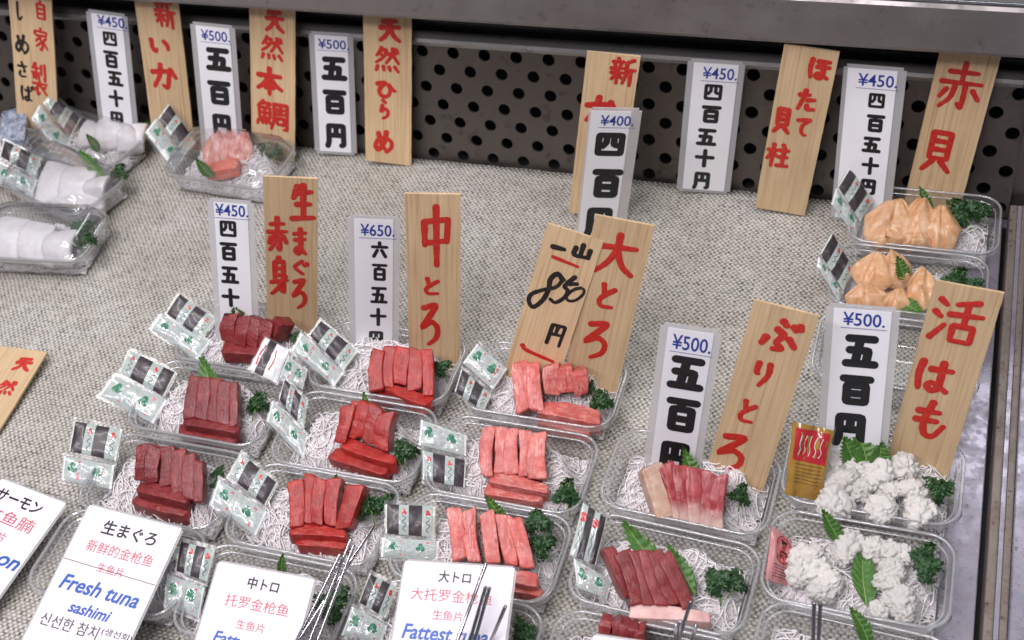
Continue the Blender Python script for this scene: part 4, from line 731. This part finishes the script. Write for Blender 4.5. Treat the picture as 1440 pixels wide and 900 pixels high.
def tray_meshes(hx, hy, H):
    mb = MB(); f = .0012
    L = [loop(hx*.3, hy*.3, .006, .0016), loop(hx-.016, hy-.015, .013, .0016), loop(hx-.0135, hy-.0125, .0145, .0030), loop(hx-.0125, hy-.0115, .015, .0012), loop(hx-.0105, hy-.0095, .016, .0009),
         loop(hx-.0085, hy-.0075, .0165, .0035, f*.6), loop(hx-.0074, hy-.0064, .017, .009, f), loop(hx-.0064, hy-.0056, .0175, .0145), loop(hx-.0052, hy-.0045, .018, H-.009), loop(hx-.0048, hy-.0041, .018, H-.0055), loop(hx-.0036, hy-.0032, .019, H-.005), loop(hx-.0033, hy-.0028, .019, H-.0012)]
    mb.rings(L, cap=False); n = len(L[0]); mb.add(L[0], [tuple(range(n))])
    shell = mb.mesh('shell')
    rb = MB(); rc = .0014; rings = []
    base = rrect(hx-.0018, hy-.0018, .0195)
    for k in range(9):
        a = math.tau*k/8; rings.append([(x, y, z) for (x, y), z in zip(rrect(hx-.0018+rc*math.cos(a), hy-.0018+rc*math.cos(a), .0195+rc*math.cos(a)), [H-.0008+rc*.9*math.sin(a)]*len(base))])
    rb.rings(rings, cap=False)
    rb.rings([loop(hx, hy, .021, H-.001), loop(hx+.0006, hy+.0006, .0212, H-.0045)], cap=False)
    rings = []
    for k in range(7):
        a = math.tau*k/6; rings.append([(x, y, z) for (x, y), z in zip(rrect(hx-.0058+.0008*math.cos(a), hy-.0050+.0008*math.cos(a), .0175), [H-.0052+.0008*math.sin(a)]*len(base))])
    rb.rings(rings, cap=False)
    return shell, rb.mesh('rim')
SHELL, RIMM = tray_meshes(.0695, .0428, .030)
for m_, k in ((SHELL, CLEAR), (RIMM, RIM)):
    m_.materials.append(k)
    for p in m_.polygons: p.use_smooth = True
lm = MB(); hx, hy = .0692, .0425
L_ = [loop(hx, hy, .0205, .0312), loop(hx-.004, hy-.004, .018, .0316), loop(hx-.0055, hy-.0055, .017, .036), loop(hx-.009, hy-.009, .015, .0435), loop(hx-.014, hy-.014, .012, .0455), loop(hx*.3, hy*.3, .006, .0462)]
lm.rings(L_, cap=False); lm.add(L_[-1], [tuple(range(len(L_[-1])))[::-1]]); LID = lm.mesh('lid'); LID.materials.append(CLEAR)
for p in LID.polygons: p.use_smooth = True
ROOT = {}
for key, (x, y, rz) in TRAYS.items():
    t = empty('food_tray', (x/100, y/100, .0006), (0, 0, R(rz))); ROOT[key] = t
    w_ = WHERE[key].replace('the ', 'clear plastic tray, ', 1)
    tag(t, WHERE[key].replace('the ', 'clear plastic, ', 1), 'tray', 'clear plastic food trays')
    for nm, m_ in (('shell', SHELL), ('rim', RIMM)):
        o = bpy.data.objects.new(nm, m_); COL.objects.link(o); o.parent = t
    if key in ('A1', 'A2', 'A3', 'S1'):
        o = bpy.data.objects.new('lid', LID); COL.objects.link(o); o.parent = t
# ------------------------------------------------------------------ shredded radish
def radish(seed, n, hx, hy, back):
    rnd = random.Random(seed); mb = MB()
    def hgt(x, y):
        q = Vector((x, y, seed*.1)); r = ((abs(x)/hx)**3+(abs(y)/hy)**3)**(1/3)+.16*noise.noise(q*55); e = max(0, min(1, (1.02-r)/.30)); e = e*e*(3-2*e)
        e *= 1-(.45 if back > .015 else 0)*math.exp(-(x/.022)**2-((y+.016)/.014)**2)
        return .0022+(.0095+back*.72*(.5+.5*y/hy))*e+(.0040*noise.noise(q*60)+.0022*noise.noise(q*170))*e
    for i in range(n):
        x, y = rnd.uniform(-hx, hx), rnd.uniform(-hy, hy); a = rnd.uniform(0, math.tau); L = rnd.uniform(.025, .065); pts = []; cur = rnd.uniform(-1, 1)*95; q = Vector((x, y)); lift = rnd.uniform(-.0004, .0024)+(rnd.random() < .22)*rnd.uniform(.001, .0055); m = 12; bend = 0
        for k in range(m):
            cx, cy = min(max(q.x, -hx), hx), min(max(q.y, -hy), hy); pts.append((cx, cy, hgt(cx, cy)+lift)); bend += rnd.uniform(-14, 14); a += (cur+bend)*L/m; q = q+Vector((math.cos(a), math.sin(a)))*L/m
            if abs(q.x) > hx*.97 or abs(q.y) > hy*.97: a += 1.1
        r_ = rnd.uniform(.00045, .0008); mb.tube(pts, r_, 4)
    n1, n2 = 40, 24; vs = [(hx*(2*i/n1-1), hy*(2*j/n2-1), hgt(hx*(2*i/n1-1), hy*(2*j/n2-1))) for i in range(n1+1) for j in range(n2+1)]
    mb.add(vs, [q for i in range(n1) for j in range(n2) for q in [(i*(n2+1)+j, (i+1)*(n2+1)+j, (i+1)*(n2+1)+j+1, i*(n2+1)+j+1)] if max(vs[k][2] for k in q) > .0042])
    me = mb.mesh('shredded_radish'); me.materials.append(DAIKON)
    for p in me.polygons: p.use_smooth = True
    return me
DK = [radish(i, 480, .0590, .0325, .022) for i in range(4)]; DKL = [radish(20+i, 330, .0590, .0325, .006) for i in range(2)]
for i, key in enumerate(TRAYS):
    if key == 'K3': continue
    o = bpy.data.objects.new('shredded_radish', (DKL if key[0] in 'HKA' else DK)[i % (2 if key[0] in 'HKA' else 4)]); COL.objects.link(o)
    x, y, rz = TRAYS[key]; o.location = (x/100, y/100, .0008); o.rotation_euler.z = R(rz); tag(o, 'white shredded radish bed in '+WHERE[key], 'garnish', 'shredded radish beds', 'stuff')
# ------------------------------------------------------------------ fish slices
def slice_obj(name, s, mat_, seed):
    A, B = Vector(s[0:3]), Vector(s[3:6]); w, fl = s[6], s[7]; rnd = random.Random(seed)
    cross = 'x' in fl or 'y' in fl
    if cross: A, B = B, A
    d = A-B; L = d.length; yv = d.normalized(); xv = yv.cross(Vector((0, 0, 1))).normalized(); zv = xv.cross(yv)
    H = .0165 if not cross else .0145; w *= 1.17 if not cross else 1.38
    if mat_ is SQUID: H, w = .012, w*1.12
    n, m = 34, 28; mb = MB(); rings = []; off = Vector((rnd.uniform(0, 99), rnd.uniform(0, 99), 0)); lean = rnd.uniform(.03, .11) if not cross else rnd.uniform(-.1, .1)
    wob = rnd.uniform(-.0022, .0022); tp = rnd.uniform(-.14, .14) if not cross else rnd.choice((-1, 1))*rnd.uniform(.12, .32); sk = rnd.uniform(-.35, .35); sk2 = rnd.uniform(-.35, .35); hz = rnd.uniform(-.0012, .0012)
    for i in range(n+1):
        t = i/n; e = min(t, 1-t); sc = min(1, (e/.03))**.45 if e < .03 else 1; sc = max(sc, .80)
        y = (t-.5)*L*1.04; ring = []
        hw = w*.5*sc*(1+tp*(t-.5)*2)*(1.0 if not cross else .75+.25*math.sin(math.pi*min(1, .15+t*.8))); hh = H*.5*(.82+.18*sc)
        sag = -(.0012 if mat_ is not SQUID else .0075)*(2*t-1)**2
        for k in range(m):
            a = math.tau*k/m; ca, sa = math.cos(a), math.sin(a); pw = .17 if mat_ is not SQUID else .55
            x = hw*math.copysign(abs(ca)**pw, ca)*(1.0+.05*sa); z = hh*math.copysign(abs(sa)**pw, sa)
            x, z = x+lean*z*1.2, z-lean*x*.8
            q = Vector((x, y, z)); nz = noise.noise(q*110+off)*.0007+noise.noise(q*420+off)*.00035
            ring.append((x+wob*math.sin(3*t)+nz*ca, y+x*(sk*(1-t)+sk2*t)+.0012*noise.noise(Vector((x*300, z*300, t*3))+off)*(e < .1), z-hh+sag+hz+nz*sa))
        rings.append(ring)
    mb.rings(rings); o = mb.build(name, mat_)
    o.matrix_world = Matrix.Translation((A+B)/2) @ Matrix((xv, yv, zv)).transposed().to_4x4(); return o
ROWS = {2: ('leftmost', 'rightmost'), 3: ('leftmost', 'middle', 'rightmost'), 4: ('leftmost', 'second', 'third', 'rightmost'), 5: ('leftmost', 'second', 'middle', 'fourth', 'rightmost'), 6: ('leftmost', 'second', 'third', 'fourth', 'fifth', 'rightmost')}
KINDS = {'T': (AKAMI, 'dark red tuna'), 'C': (CHU, 'bright red tuna'), 'O': (OTORO, 'pink fatty tuna'), 'S': (TAI, 'pink sea bream'), 'A': (SQUID, 'translucent white seafood')}
for key, L in SLICES.items():
    for i, s in enumerate(L):
        m_, txt = {'B1': (BURI, 'red and white yellowtail'), 'B2': (MAROON, 'maroon fish'), 'B3': (MAROON, 'maroon fish'), 'A0': (SILVER, 'silver-skinned fish')}.get(key) or KINDS[key[0]]
        fl = s[7]; grp = 'slices in '+WHERE[key]; pos = 'upright slice in '
        if 'x' in fl: pos = 'crosswise front slice in '
        if 'y' in fl: pos = 'lowest crosswise slice in '
        if 'p' in fl and 'x' not in fl: m_, txt = PALE, 'pale tan yellowtail'
        if 'xp' in fl: m_, txt = PALEPINK, 'pale pink fish'
        if 'o' in fl: m_, txt = TAIRED, 'orange red sea bream'
        if pos.startswith('upright') and fl != 'p': pos = 'lengthwise slice in '
        row = [q for q in L if q[7] in ('', 'p', 's')]
        lab = ROWS[len(row)][row.index(s)]+' '+txt+' slice in '+WHERE[key] if s in row else txt+' '+pos+WHERE[key]
        tag(slice_obj('fish_slice', s, m_, hash_(key)+i*7), lab, 'sashimi slice', grp)
# ------------------------------------------------------------------ clams and conger
def clam_obj(c, seed, m_=None, name='clam_piece', m2=None):
    x, y, z, hx, hy = c; rnd = random.Random(seed); mb = MB(); rings = []; n = 26; m = 48; slab = m_ is not None
    skew = rnd.uniform(-.25, .25); fold = rnd.uniform(-.35, .35); nf = rnd.choice((2, 3))
    for i in range(n+1):
        a = i/n*math.pi; rr = math.sin(a)**.7; ring = []; top = a < math.pi/2
        for k in range(m):
            th = math.tau*k/m; ca, sa = math.cos(th), math.sin(th); up = max(0, sa)
            if slab: px, py = math.copysign(abs(ca)**.8, ca)*rr*hx*1.1, math.copysign(abs(sa)**.8, sa)*rr*hy*1.1; 
            else:                                                # a fan, pointed at the hinge end, frilled at the wide one
                out = 1+.07*noise.noise(Vector((ca*2, sa*2, seed*.7)))+(.04*math.sin(th*7+seed) if sa < .2 else 0)
                px, py = ca*rr*hx*1.15*(1-.50*up**1.4)*out+skew*hx*rr*up, sa*rr*hy*1.28*out
            zz = math.cos(a)*(.0032 if not slab else .004)+(.007*(1-rr*rr)*(1 if top else .3))
            zz += (.0016 if not slab else .0022)*noise.noise(Vector((px*70, py*70, seed)))
            if not slab:
                d = hy*1.5-py; ang = px/max(d, .004); zz += .0012*rr*math.sin(ang*nf*4.5+seed)-(.0040*math.exp(-((ang-fold)/.09)**2) if a < 1.9 else 0)
                zz += .0007*noise.noise(Vector((px*260, py*160, seed)))+.0025*(1-up)*rr*math.sin(th*4+seed)*.6
            ring.append((px, py, zz))
        rings.append(ring)
    mb.rings(rings); o = mb.build(name, m2 or m_ or CLAMM); o.location = (x, y, z-.006); o.rotation_euler = (R(30 if not slab else 16), R(rnd.uniform(-12, 12)), R(rnd.uniform(-14, 14))); return o
for key, L in CLAM.items():
    for i, c in enumerate(L):
        tag(clam_obj(c, i+hash_(key)), ('upper left', 'upper middle', 'upper right', 'lower left', 'lower middle')[i]+' folded orange clam piece in '+WHERE[key], 'clam', 'clam pieces in '+WHERE[key])
for key, L in SLABS.items():
    for i, c in enumerate(L):
        if key == 'S1':
            tag(clam_obj(c, i+hash_(key), None, 'bream_slice', TAI), ('left', 'middle', 'right')[i]+' fanned pink slice with pale stripes in '+WHERE[key], 'sashimi slice', 'fanned slices in '+WHERE[key]); continue
        tag(clam_obj(c, i+hash_(key), SQUID, 'squid_slab'), ('broad pale slab in ' if i == 0 else 'thin white strip in ' if i == 1 and key != 'A3' else 'second pale slab in ')+WHERE[key], 'seafood', 'white slabs in '+WHERE[key])
def conger_mesh(seed):
    bm = bmesh.new(); bmesh.ops.create_icosphere(bm, subdivisions=5, radius=1); o = Vector((seed*13.1, seed*7.7, 0))
    for v in bm.verts:
        p = v.co.copy(); q = p+Vector((noise.noise(p*1.6+o), noise.noise(p*1.6+o+Vector((9, 0, 0))), 0))*.5
        wv = Vector((noise.noise(p*1.6+o), noise.noise(p*1.6+o+Vector((4, 0, 0))), noise.noise(p*1.6+o+Vector((0, 7, 0))))); q2 = p+wv*.5
        r1 = abs(noise.noise(q2*1.2+o)); pet = abs(math.sin(q2.x*5.2+wv.y*2.2)); pet2 = abs(math.sin(q2.y*3.3+q2.z*2.5+wv.z*2.5+math.floor((q2.x*5.2+wv.y*2.2)/math.pi)*1.3))
        v.co = p*(.50+.55*min(r1, .36)**.62+.24*pet**.55*(.45+.55*pet2**.6)+.10*abs(math.sin(q2.x*11+q2.z*6+wv.z*5))**.6+.03*noise.noise(p*13+o)); v.co.z *= .92
    me = bpy.data.meshes.new('conger_piece'); bm.to_mesh(me); bm.free(); me.materials.append(CONGER)
    for p in me.polygons: p.use_smooth = True
    return me
CG = [conger_mesh(i+1) for i in range(6)]
for key, L in HAMO.items():
    for i, (x, y, z, r_) in enumerate(L):
        rn = random.Random(i+hash_(key)); o = bpy.data.objects.new('conger_piece', CG[rn.randrange(6)]); COL.objects.link(o)
        o.location = (x, y, z-.008); o.scale = (r_*1.12*rn.uniform(.9, 1.15), r_*1.12*rn.uniform(.85, 1.1), r_*.95); o.rotation_euler = (rn.uniform(-.6, .6), rn.uniform(-.6, .6), rn.uniform(0, 6)); tag(o, 'curled white blanched conger piece in '+WHERE[key], 'conger', 'conger pieces in '+WHERE[key])
# ------------------------------------------------------------------ parsley and shiso
def parsley_meshes(seed):
    rnd = random.Random(seed); mb = MB()
    for i in range(95):
        u = rnd.uniform(-.15, 1); th = rnd.uniform(0, math.tau); s = math.sqrt(max(0, 1-u*u)); lobe = .72+.28*math.sin(3*th+seed)*s
        c = Vector((s*math.cos(th)*lobe, s*math.sin(th)*lobe, u*.62))*rnd.uniform(.55, 1.0); nrm = (c.normalized()+Vector((rnd.uniform(-1, 1), rnd.uniform(-1, 1), rnd.uniform(-.3, 1)))*.7).normalized()
        a = nrm.cross(Vector((.3, .2, 1))).normalized(); b = nrm.cross(a); r_ = rnd.uniform(.12, .25); ph = rnd.uniform(0, 6); n = 16
        vs = [c]; 
        for rg, k_ in ((.55, .25), (1, 1)):
            for k in range(n):
                t = k*math.tau/n; w_ = math.sin(t*5+ph)*.34*k_+math.sin(t*3+ph*2)*.2*k_; rr = r_*rg*(1+(.28*math.cos(t*4+ph) if rg == 1 else 0)); vs.append(c+a*math.cos(t)*rr+b*math.sin(t)*rr+nrm*r_*w_)
        fs = [(0, 1+k, 1+(k+1) % n) for k in range(n)]+[(1+k, 1+n+k, 1+n+(k+1) % n, 1+(k+1) % n) for k in range(n)]
        mb.add(vs, fs)
    me = mb.mesh('leaves'); me.materials.append(PARS)
    for p in me.polygons: p.use_smooth = True
    sb = MB(); sb.tube([(.1, -.2, .1), (.25, -.7, -.05), (.35, -1.15, -.25)], [.06, .05, .05], 6)
    for k in range(4):
        t = rnd.uniform(0, 6); sb.tube([(.12, -.25, .1), (math.cos(t)*.35, math.sin(t)*.35, .3), (math.cos(t)*.7, math.sin(t)*.7, .35)], .035, 5)
    sm = sb.mesh('stalk'); sm.materials.append(STEM)
    for p in sm.polygons: p.use_smooth = True
    return me, sm
PM = [parsley_meshes(i) for i in range(4)]; seen = {}
for i, (key, x, y, z, r_) in enumerate(PARSLEY):
    rn = random.Random(i*3+1); lm_, sm = PM[i % 4]; t = empty('parsley_sprig', (x, y, z-.006)); t.scale = (r_*1.05,)*3; t.rotation_euler = (R(18), R(rn.uniform(-12, 12)), R(rn.uniform(-40, 40)))
    k = seen[key] = seen.get(key, 0)+1
    for nm, m_ in (('leaves', lm_), ('stalk', sm)):
        o = bpy.data.objects.new(nm, m_); COL.objects.link(o); o.parent = t
    tag(t, ('curly green parsley sprig in ' if sum(p[0] == key for p in PARSLEY) == 1 else 'bushy curly parsley sprig in ' if k == 1 else 'smaller second parsley sprig in ')+WHERE[key], 'parsley', 'parsley sprigs')
cnt = {}
for i, (key, P0, P1, w) in enumerate(LEAVES):
    P0, P1 = Vector(P0), Vector(P1); d = P1-P0; L = d.length; rn = random.Random(i); yv = d.normalized(); side = yv.cross(Vector((.30, -.62, .86))).normalized(); zv = side.cross(yv)
    n = 44; mb = MB(); vs = []; fs = []; m = 4; curl = rn.uniform(-.12, .12)
    for k in range(n+1):
        t = k/n; prof = max(.02, (math.sin(math.pi*min(1, (t+.06)/1.06)**.85))**.8*(1-.35*t)); hw = w*.5*prof*(1.0-.24*((k % 4)/3)); ctr = Vector((curl*L*math.sin(math.pi*t)*.5, (t-.5)*L, -.05*L*(2*t-1)**2))
        for j in range(-m, m+1):
            s = j/m; tooth = -.085*L*(1-(k % 4)/3)*abs(s)**3; vs.append(ctr+Vector((hw*s, -tooth+.10*w*abs(s), .10*w*abs(s)+.0006*math.sin(k*1.1+s*5))))
    q = 2*m+1
    for k in range(n):
        for j in range(q-1): fs.append((k*q+j, k*q+j+1, (k+1)*q+j+1, (k+1)*q+j))
    t_ = empty('shiso_leaf', (P0+P1)/2); t_.matrix_world = Matrix.Translation((P0+P1)/2) @ Matrix((side, yv, zv)).transposed().to_4x4()
    mb.add(vs, fs); mb.build('blade', SHISO, t_)
    vb = MB(); vb.tube([vs[k*q+m]+Vector((0, 0, .0004)) for k in range(0, n-3, 3)], [.0007*(1-.7*k/n) for k in range(0, n-3, 3)], 5); vb.build('midrib', VEIN, t_)
    k = cnt[key] = cnt.get(key, 0)+1; tot = sum(l[0] == key for l in LEAVES)
    how = 'serrated green shiso leaf in ' if tot == 1 else ('tall pointed shiso leaf in ', 'second, lower shiso leaf in ', 'small side shiso leaf in ')[k-1]
    tag(t_, how+WHERE[key], 'leaf', 'shiso leaves')
# ------------------------------------------------------------------ condiment packets
WHERE['X1'] = 'the gap beside the rearmost dark tuna'; WHERE['X2'] = 'the gap below the ¥650 card'
def sachet(ty, Q, root, seed):
    TL, TR, BR, BL = [Vector(q) for q in Q]; rnd = random.Random(seed); nrm = ((TR-TL).cross(TL-BL)).normalized()
    if nrm.z < 0: nrm = -nrm
    off = Vector((rnd.uniform(0, 40),)*3); O = Vector(root.location)
    def P(u, v, h=0):
        p = (BL.lerp(BR, u)).lerp(TL.lerp(TR, u), v); e = (1-abs(2*u-1)**6)*(1-abs(2*v-1)**4)
        return p+nrm*(.0022*e+.0011*noise.noise(Vector((u*4, v*3, 0))+off)*e+.0007*noise.noise(Vector((u*15, v*8, 0))+off)+((.0040*noise.noise(Vector((u*3, v*2.4, 3)))+.0018*noise.noise(Vector((u*8, v*6, 7)))*e) if ty == 'r' else 0)+h)-O
    BANDS = {'d': [(0, .03, S_CLEARP), (.03, .27, S_DARK), (.27, .47, S_PALE), (.47, .74, S_DARK), (.74, .96, S_PALE), (.96, 1, S_CLEARP)], 'g': [(0, .04, S_WHITE), (.04, .96, S_GREY), (.96, 1, S_WHITE)],
             'w': [(0, .2, S_WHITE), (.2, .5, S_DARK), (.5, .86, S_WHITE), (.86, 1, S_WHITE)], 'r': [(0, 1, S_TAN)], 'p': [(0, 1, S_PINK)]}
    if seed % 3 == 1: BANDS['d'] = [(0, .03, S_CLEARP), (.03, .24, S_PALE), (.24, .52, S_DARK), (.52, .74, S_PALE), (.74, .97, S_DARK), (.97, 1, S_CLEARP)]
    bs = BANDS[ty]; mats = []
    mb = MB(); nv = 10
    for a, b, m_ in bs:
        if m_ not in mats: mats.append(m_)
        mi = mats.index(m_); nu = max(1, int((b-a)*22)); vs = [P(a+(b-a)*i/nu, j/nv) for i in range(nu+1) for j in range(nv+1)]
        mb.add(vs, [(i*(nv+1)+j, (i+1)*(nv+1)+j, (i+1)*(nv+1)+j+1, i*(nv+1)+j+1) for i in range(nu) for j in range(nv)], mi)
        vs = [P(a+(b-a)*i/nu, j/nv)-nrm*(.0005+.0030*(1-abs(2*(a+(b-a)*i/nu)-1)**6)*(1-abs(2*j/nv-1)**4)) for i in range(nu+1) for j in range(nv+1)]
        mb.add(vs, [(i*(nv+1)+j, i*(nv+1)+j+1, (i+1)*(nv+1)+j+1, (i+1)*(nv+1)+j) for i in range(nu) for j in range(nv)], mi)
    bag = mb.build({'d': 'dark_sachet', 'g': 'green_sachet', 'w': 'white_sachet', 'r': 'red_gold_sachet', 'p': 'pink_sachet'}[ty], mats, root)
    fb = MB(); e = .06                                            # clear sealed margin
    ring = [(-.03, -.14), (1.03, -.14), (1.03, 1.14), (-.03, 1.14)] if ty in 'dg' else [(-.05, -.05), (1.05, -.05), (1.05, 1.05), (-.05, 1.05)]
    def PF(u, v): return (BL.lerp(BR, u)).lerp(TL.lerp(TR, u), v)-nrm*.0007-O+nrm*.0009*noise.noise(Vector((u*6, v*5, 9))+off)
    (ua, va), (ub, vb_) = ring[0], ring[2]; g = 10; fb.add([PF(ua+(ub-ua)*i/g, va+(vb_-va)*j/g) for i in range(g+1) for j in range(g+1)], [(i*(g+1)+j, (i+1)*(g+1)+j, (i+1)*(g+1)+j+1, i*(g+1)+j+1) for i in range(g) for j in range(g)])
    fb.build('film_margin', FILM, bag)
    lu, lv = (TR-TL).length, (TL-BL).length; mp = lambda x, y, h: P(x, y, h+.0002)
    asp = lv/lu
    def blob(mb, u, v, r_, h=.0003):
        n = 14; mb.add([P(u, v, h)]+[P(u+r_*math.cos(k*math.tau/n)*asp, v+r_*math.sin(k*math.tau/n), h) for k in range(n)], [(0, 1+k, 1+(k+1) % n) for k in range(n)])
    def line(mb, pts, w, h=.00035): ribbon(mb, catmull([Vector(p) for p in pts], 4), w, lambda x, y, q: P(x/lu, y/lv, q), h, caps=False)
    S_ = lambda u, v: (u*lu, v*lv)
    if ty == 'd':
        mr, mk = MB(), MB()
        for a, b, m_ in bs:
            if m_ is S_PALE:
                c = (a+b)/2; blob(mr, c, .80, .055); blob(mr, c+.03, .73, .05); blob(mr, c-.02, .70, .04)
                line(mk, [S_(c-.03, .62), S_(c+.04, .55), S_(c-.03, .42), S_(c+.05, .34), S_(c-.02, .2), S_(c+.03, .12)], .0004)
            elif m_ is S_DARK:
                pass
        mr.build('pink_mark', S_RED, bag, False); mk.build('script_mark', GREYINK, bag, False)
    if ty == 'g':
        mg, mr, mw = MB(), MB(), MB()
        for c in (.20, .68):
            for du, dv in ((0, .18), (-.035, .02), (.035, .02)): blob(mg, c+du, .5+dv, .125, .0003+abs(du)*.002)
            mr.add([P(c+.10, .12, .00028), P(c+.15, .12, .00028), P(c+.15, .88, .00028), P(c+.10, .88, .00028)], [(0, 1, 2, 3)])
            for k in range(4): line(mw, [S_(c+.112, .22+k*.17), S_(c+.125, .30+k*.17), S_(c+.138, .22+k*.17)], .0006, .0005)
        for k in range(7): line(mw, [S_(.40+k*.022, .14), S_(.40+k*.022, .86)], .0003)
        mg.build('clover_mark', S_GREEN, bag, False); mr.build('red_label', S_RED, bag, False); mw.build('fine_print', S_WHITE, bag, False)
    if ty == 'w':
        mr = MB(); line(mr, [S_(.15, .2), S_(.12, .5), S_(.17, .8)], .0012); line(mr, [S_(.6, .2), S_(.66, .5), S_(.6, .8)], .001); mr.build('red_mark', S_RED, bag, False)
    if ty == 'r':
        mr = MB(); n_ = 8; mr.add([P(.08+.84*i/n_, .50+.44*j/n_, .0003) for i in range(n_+1) for j in range(n_+1)], [(i*(n_+1)+j, (i+1)*(n_+1)+j, (i+1)*(n_+1)+j+1, i*(n_+1)+j+1) for i in range(n_) for j in range(n_)]); mr.build('red_panel', plain('packet_red', (.45, .02, .03), .2, coat=.6), bag)
        mw = MB(); 
        for k in range(5): line(mw, [S_(.2+.13*k, .58), S_(.24+.13*k, .66), S_(.2+.13*k, .74), S_(.25+.13*k, .86)], .0007, .0006)
        mw.build('pale_writing', S_CLEARP, bag, False)
        mk = MB()
        for k in range(6): line(mk, [S_(.15, .46-k*.05), S_(.85, .46-k*.05)], .0005)
        mk.build('dark_print', plain('brown_print', (.10, .05, .02), .4), bag, False)
    if ty == 'p':
        mr = MB(); n_ = 28; cu, cv, ru, rv = .55, .66, .36, .27
        mr.add([P(cu, cv, .0003)]+[P(cu+ru*math.cos(k*math.tau/n_), cv+rv*math.sin(k*math.tau/n_), .0003) for k in range(n_)], [(0, 1+k, 1+(k+1) % n_) for k in range(n_)]); mr.build('oval_label', plain('oval_pink', (.66, .12, .12), .25, coat=.5), bag, False)
        mk = MB(); type_mesh(mk, '梅', cu*lu, (cv+.11)*lv, .30*lu, .19*lv, lambda x, y, h: P(x/lu, y/lv, h+.0004), .03); type_mesh(mk, '肉', cu*lu, (cv-.10)*lv, .30*lu, .19*lv, lambda x, y, h: P(x/lu, y/lv, h+.0004), .03)
        line(mk, [S_(cu+ru*math.cos(k*math.tau/24), cv+rv*math.sin(k*math.tau/24)) for k in range(25)], .0004, .0006)
        for k in range(5): line(mk, [S_(.15, .33-k*.055), S_(.88, .33-k*.055)], .0004)
        mk.build('black_writing', BLACK, bag, False)
for i, (key, D) in enumerate(PACKETS.items()):
    pts = [Vector(q) for Q in D.values() for q in Q]; c = sum(pts, Vector())/len(pts); t = empty('condiment_packet', c)
    for ty, Q in D.items(): sachet(ty, Q, t, i)
    txt = {'H1': 'red and gold packet in ', 'H2': 'pink packet with a red oval in ', 'X1': 'white and dark packet lying face up in ', 'X2': 'pale green sachet lying in '}.get(key, 'twin sachet packet in ')
    tag(t, txt+WHERE[key], 'packet', 'condiment packets' if key not in ('H1', 'H2') else None)
# ------------------------------------------------------------------ steel skewers
BY = ['beside the 中トロ card', 'in front of the 大トロ card', 'in front of the maroon fish tray', 'in front of the cropped white tray']
for x0_, y0_, z0_, x1_, y1_, z1_, g in RODS:
    A, B = Vector((x0_, y0_, z0_)), Vector((x1_, y1_, z1_)); mb = MB(); d = (B-A); mb.tube([A-A, d*.004, d*.5, d], [.0009, .00135, .00135, .00135], 10)
    o = mb.build('steel_skewer', RODM); o.location = A; tag(o, (lambda row: ROWS[len(row)][row.index(x0_)])(sorted(q[0] for q in RODS if q[6] == g))+' thin steel skewer of the bundle '+BY[g], 'skewer', 'skewers '+BY[g])
